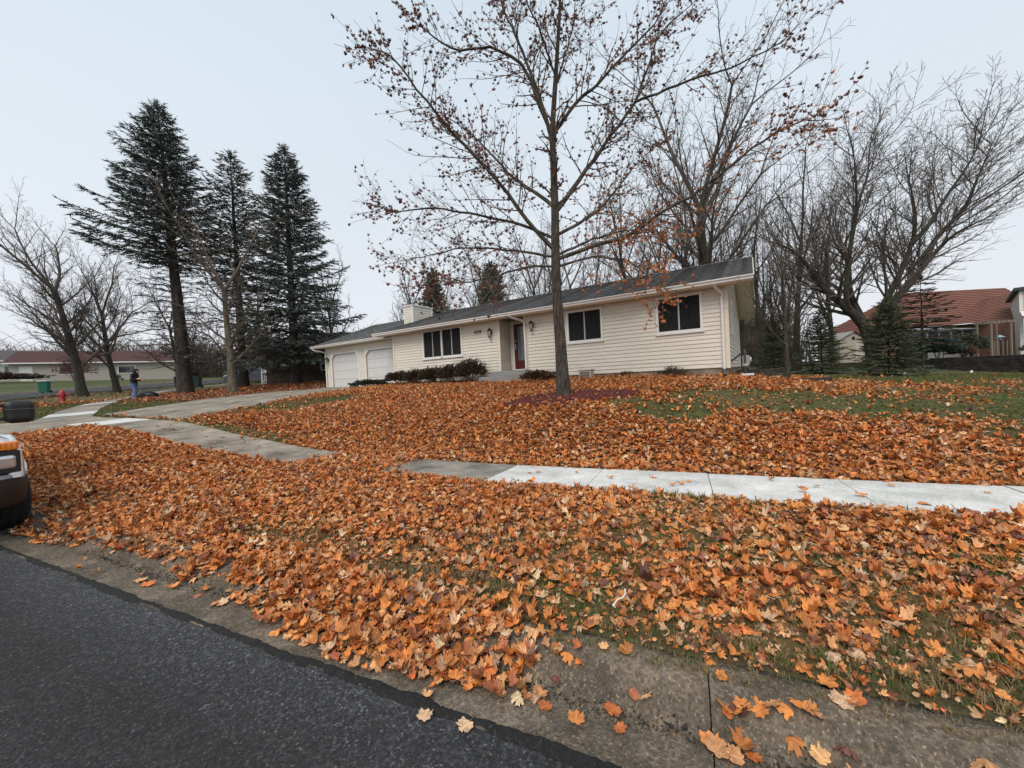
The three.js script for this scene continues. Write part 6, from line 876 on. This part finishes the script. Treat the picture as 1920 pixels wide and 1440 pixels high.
  mesh('bed', merge([box(-0.95, 0.95, 0.55, 0.75, -5.3, -3.36), box(-0.95, -0.87, 0.75, 1.3, -5.3, -3.36), box(0.87, 0.95, 0.75, 1.3, -5.3, -3.36), box(-0.87, 0.87, 0.75, 1.3, -5.3, -5.22)]), white, t);
}
// ---------------------------------------------------------------- person on the grass by the sidewalk
{
  const px = -21.2, pz = -21.6, bones = [];
  const J = (x, y, z) => V(x, y, z), bone = (a, b, ra, rb) => bones.push([a, b, ra, rb]);
  // figure faces +x; z to its right is toward the camera
  const pel = J(0, 0.93, 0), chest = J(0.05, 1.3, 0), neck = J(0.09, 1.48, 0), head = J(0.16, 1.6, 0);
  bone(pel, chest, 0.135, 0.155); bone(chest, J(0.07, 1.42, 0), 0.15, 0.12); bone(J(0, 0.9, -0.07), J(0, 0.9, 0.07), 0.13, 0.13); bone(J(0.06, 1.41, -0.15), J(0.06, 1.41, 0.15), 0.085, 0.085); bone(neck, head, 0.065, 0.085); bone(head, J(0.19, 1.585, 0), 0.1, 0.085); bone(J(0.13, 1.63, 0), J(0.1, 1.56, 0), 0.115, 0.11);
  bone(J(0.235, 1.57, 0), J(0.275, 1.555, 0), 0.03, 0.018);
  for (const s of [1, -1]) {
    const kx = s > 0 ? 0.1 : -0.02, fx = s > 0 ? 0.06 : -0.16, hip = J(0, 0.9, 0.09 * s), knee = J(kx, 0.5, 0.1 * s), ank = J(fx, 0.09, 0.1 * s); bone(hip, knee, 0.1, 0.07); bone(knee, ank, 0.075, 0.055); bone(J(fx - 0.03, 0.05, 0.1 * s), J(fx + 0.16, 0.04, 0.11 * s), 0.048, 0.04);
    const sho = J(0.06, 1.4, 0.2 * s), elb = J(0.04, 1.13, 0.25 * s), wri = J(0.25, 1.12 + 0.04 * s, 0.16 * s); bone(sho, elb, 0.075, 0.06); bone(elb, wri, 0.058, 0.042); const palm = J(0.31, 1.13 + 0.04 * s, 0.12 * s); bone(wri, palm, 0.035, 0.036);
    for (let f = 0; f < 4; f++) { const b = palm.clone().add(V(0.025, 0.03 - f * 0.02, 0)), m = b.clone().add(V(0.035 - f * 0.003, 0.004, -0.012 * s)), e = m.clone().add(V(0.008, -0.004, -0.03 * s)); bone(b, m, 0.011, 0.0105); bone(m, e, 0.0105, 0.009); } bone(palm.clone().add(V(-0.01, 0.03, 0)), palm.clone().add(V(0.03, 0.055, -0.02 * s)), 0.013, 0.011);
  }
  const N = 110, S = 1.0, mc = new MarchingCubes(N, new THREE.MeshStandardMaterial(), false, false, 200000); mc.isolation = 0; const cx = 0.05, cy = 0.86, cz = 0;
  const data = bones.map(([a, b, ra, rb]) => { const d = b.clone().sub(a); return [a.x, a.y, a.z, d.x, d.y, d.z, d.lengthSq() || 1e-9, ra, rb]; });
  for (let k = 0; k < N; k++) for (let j = 0; j < N; j++) for (let i = 0; i < N; i++) { const x = (i / N * 2 - 1) * S + cx, y = (j / N * 2 - 1) * S + cy, z = (k / N * 2 - 1) * S + cz; if (Math.abs(z) > 0.4 || Math.abs(x) > 0.5) { mc.field[k * N * N + j * N + i] = -1; continue; } let acc = 0; for (const q of data) { const ux = x - q[0], uy = y - q[1], uz = z - q[2]; let t = (ux * q[3] + uy * q[4] + uz * q[5]) / q[6]; t = t < 0 ? 0 : t > 1 ? 1 : t; const dx = ux - t * q[3], dy = uy - t * q[4], dz = uz - t * q[5], d = Math.sqrt(dx * dx + dy * dy + dz * dz) - (q[7] + (q[8] - q[7]) * t); if (d < 0.12) acc += Math.exp(-d * 60); } mc.field[k * N * N + j * N + i] = acc > 0 ? Math.log(acc) / 60 : -0.12; }
  mc.update(); const n = mc.count, P = mc.positionArray, Nn = mc.normalArray, pos = new Float32Array(n * 3), nor = new Float32Array(n * 3), col = new Float32Array(n * 3);
  for (let i = 0; i < n; i++) {
    const x = P[i * 3] * S + cx, y = P[i * 3 + 1] * S + cy, z = P[i * 3 + 2] * S + cz; pos.set([x, y, z], i * 3); nor.set([Nn[i * 3], Nn[i * 3 + 1], Nn[i * 3 + 2]], i * 3);
    let c = [0.012, 0.014, 0.024]; if (y < 0.93) c = [0.1, 0.17, 0.32]; if (y < 0.085) c = [0.45, 0.45, 0.43]; if (x > 0.265 && y > 1.0 && y < 1.25) c = [0.55, 0.33, 0.24]; if (y > 1.5 && y < 1.64 && x > 0.205) c = [0.5, 0.3, 0.22]; col.set(c, i * 3);
  }
  const g = new THREE.BufferGeometry(); g.setAttribute('position', new THREE.BufferAttribute(pos, 3)); g.setAttribute('normal', new THREE.BufferAttribute(nor, 3)); g.setAttribute('color', new THREE.BufferAttribute(col, 3)); g.computeVertexNormals();
  const p = group('person', 'person in dark hooded jacket and blue jeans standing on the grass by the sidewalk', 'person', [px, H(px, pz) - 0.005, pz], 0.25); mesh('body', g, new THREE.MeshStandardMaterial({ vertexColors: true, roughness: 0.85 }), p);
  const hg = new THREE.SphereGeometry(0.145, 20, 14, 0, 6.283, 0, 2.0); hg.rotateZ(0.9); hg.scale(1, 1.08, 0.95); hg.translate(0.12, 1.61, 0); mesh('hood', hg, mat([0.012, 0.014, 0.024], 0.9, { side: THREE.DoubleSide }), p);
  // dark bag on the ground behind the legs
  const bg = new THREE.SphereGeometry(0.5, 24, 16); { const q = bg.attributes.position; for (let i = 0; i < q.count; i++) { const x = q.getX(i), y = q.getY(i), z = q.getZ(i), f = 0.85 + 0.35 * fbm(x * 5 + 9, y * 5 + z * 4, 5, 3); q.setXYZ(i, x * f * 1.2, Math.max(-0.16, y * f * 0.62), z * f * 0.7); } bg.computeVertexNormals(); }
  const b = mesh('dark_bag', bg, mat([0.012, 0.013, 0.016], 0.4)); b.position.set(px + 0.1, H(px + 0.1, pz - 0.6) + 0.15, pz - 0.6); tag(b, 'dark crumpled bag on the ground behind the person', 'bag');
}

// ---------------------------------------------------------------- far thickets closing the view
{
  const r = rng(31), B = new Buf(); for (let k = 0; k < 12; k++) { let p = V((r() - 0.5) * 0.5, 0, (r() - 0.5) * 0.5), d = V((r() - 0.5) * 0.5, 1, (r() - 0.5) * 0.5); const pts = [p]; for (let i = 0; i < 4; i++) { d.add(V((r() - 0.5) * 0.3, 0.05, (r() - 0.5) * 0.3)).normalize(); p = p.clone().addScaledVector(d, 0.24 * (0.7 + 0.5 * r())); pts.push(p); } tube(B, pts, [0.012, 0.01, 0.008, 0.006, 0.003], 3); for (let j = 0; j < 9; j++) { const i = 1 + Math.floor(r() * 3.9), e = pts[i].clone().addScaledVector(V((r() - 0.5) * 1.2, 0.6 * r() + 0.1, (r() - 0.5) * 1.2), 0.4); tube(B, [pts[i], pts[i].clone().lerp(e, 0.5).add(V(0, 0.03, 0)), e], [0.005, 0.004, 0.0025], 3); } }
  const g = B.geo(), list = [], line = (ax, az, bx, bz, n, h, w) => { for (let k = 0; k < n; k++) { const t = r(), x = ax + (bx - ax) * t + (r() - 0.5) * w, z = az + (bz - az) * t + (r() - 0.5) * w; list.push([x, z, h * (0.35 + 1.15 * r() * r())]); } };
  line(2, -52, 34, -50, 620, 5.5, 7); line(-14, -52, 4, -54, 160, 4.5, 6); line(-52, -72, -14, -62, 420, 5.2, 8); line(-100, -62, -60, -78, 260, 6, 8); line(14, -40, 30, -47, 300, 3.2, 5); line(-30, -45, -18, -44, 120, 2.6, 4);
  const im = new THREE.InstancedMesh(g, mat([1, 1, 1], 0.95), list.length); im.name = 'far_thicket'; im.castShadow = im.receiveShadow = true; const M4 = new THREE.Matrix4(), Q = new THREE.Quaternion(); list.forEach(([x, z, h], i) => { Q.setFromAxisAngle(V(0, 1, 0), r() * 6.28); M4.compose(V(x, H(x, z) - 0.05, z), Q, V(h * 1.1, h, h * 1.1)); im.setMatrixAt(i, M4); const k = 0.7 + 0.6 * r(); im.setColorAt(i, lc(0.12 * k, 0.092 * k, 0.075 * k)); }); scene.add(im); tag(im, 'brown leafless thicket closing the view behind the houses', 'thicket', null, 'stuff');
}
{ let n = 0; scene.traverse(o => { if (o.isMesh && !o.isInstancedMesh) n += (o.geometry.index ? o.geometry.index.count : o.geometry.attributes.position.count) / 3; }); console.log('triangles', Math.round(n)); }
renderer.render(scene, camera);
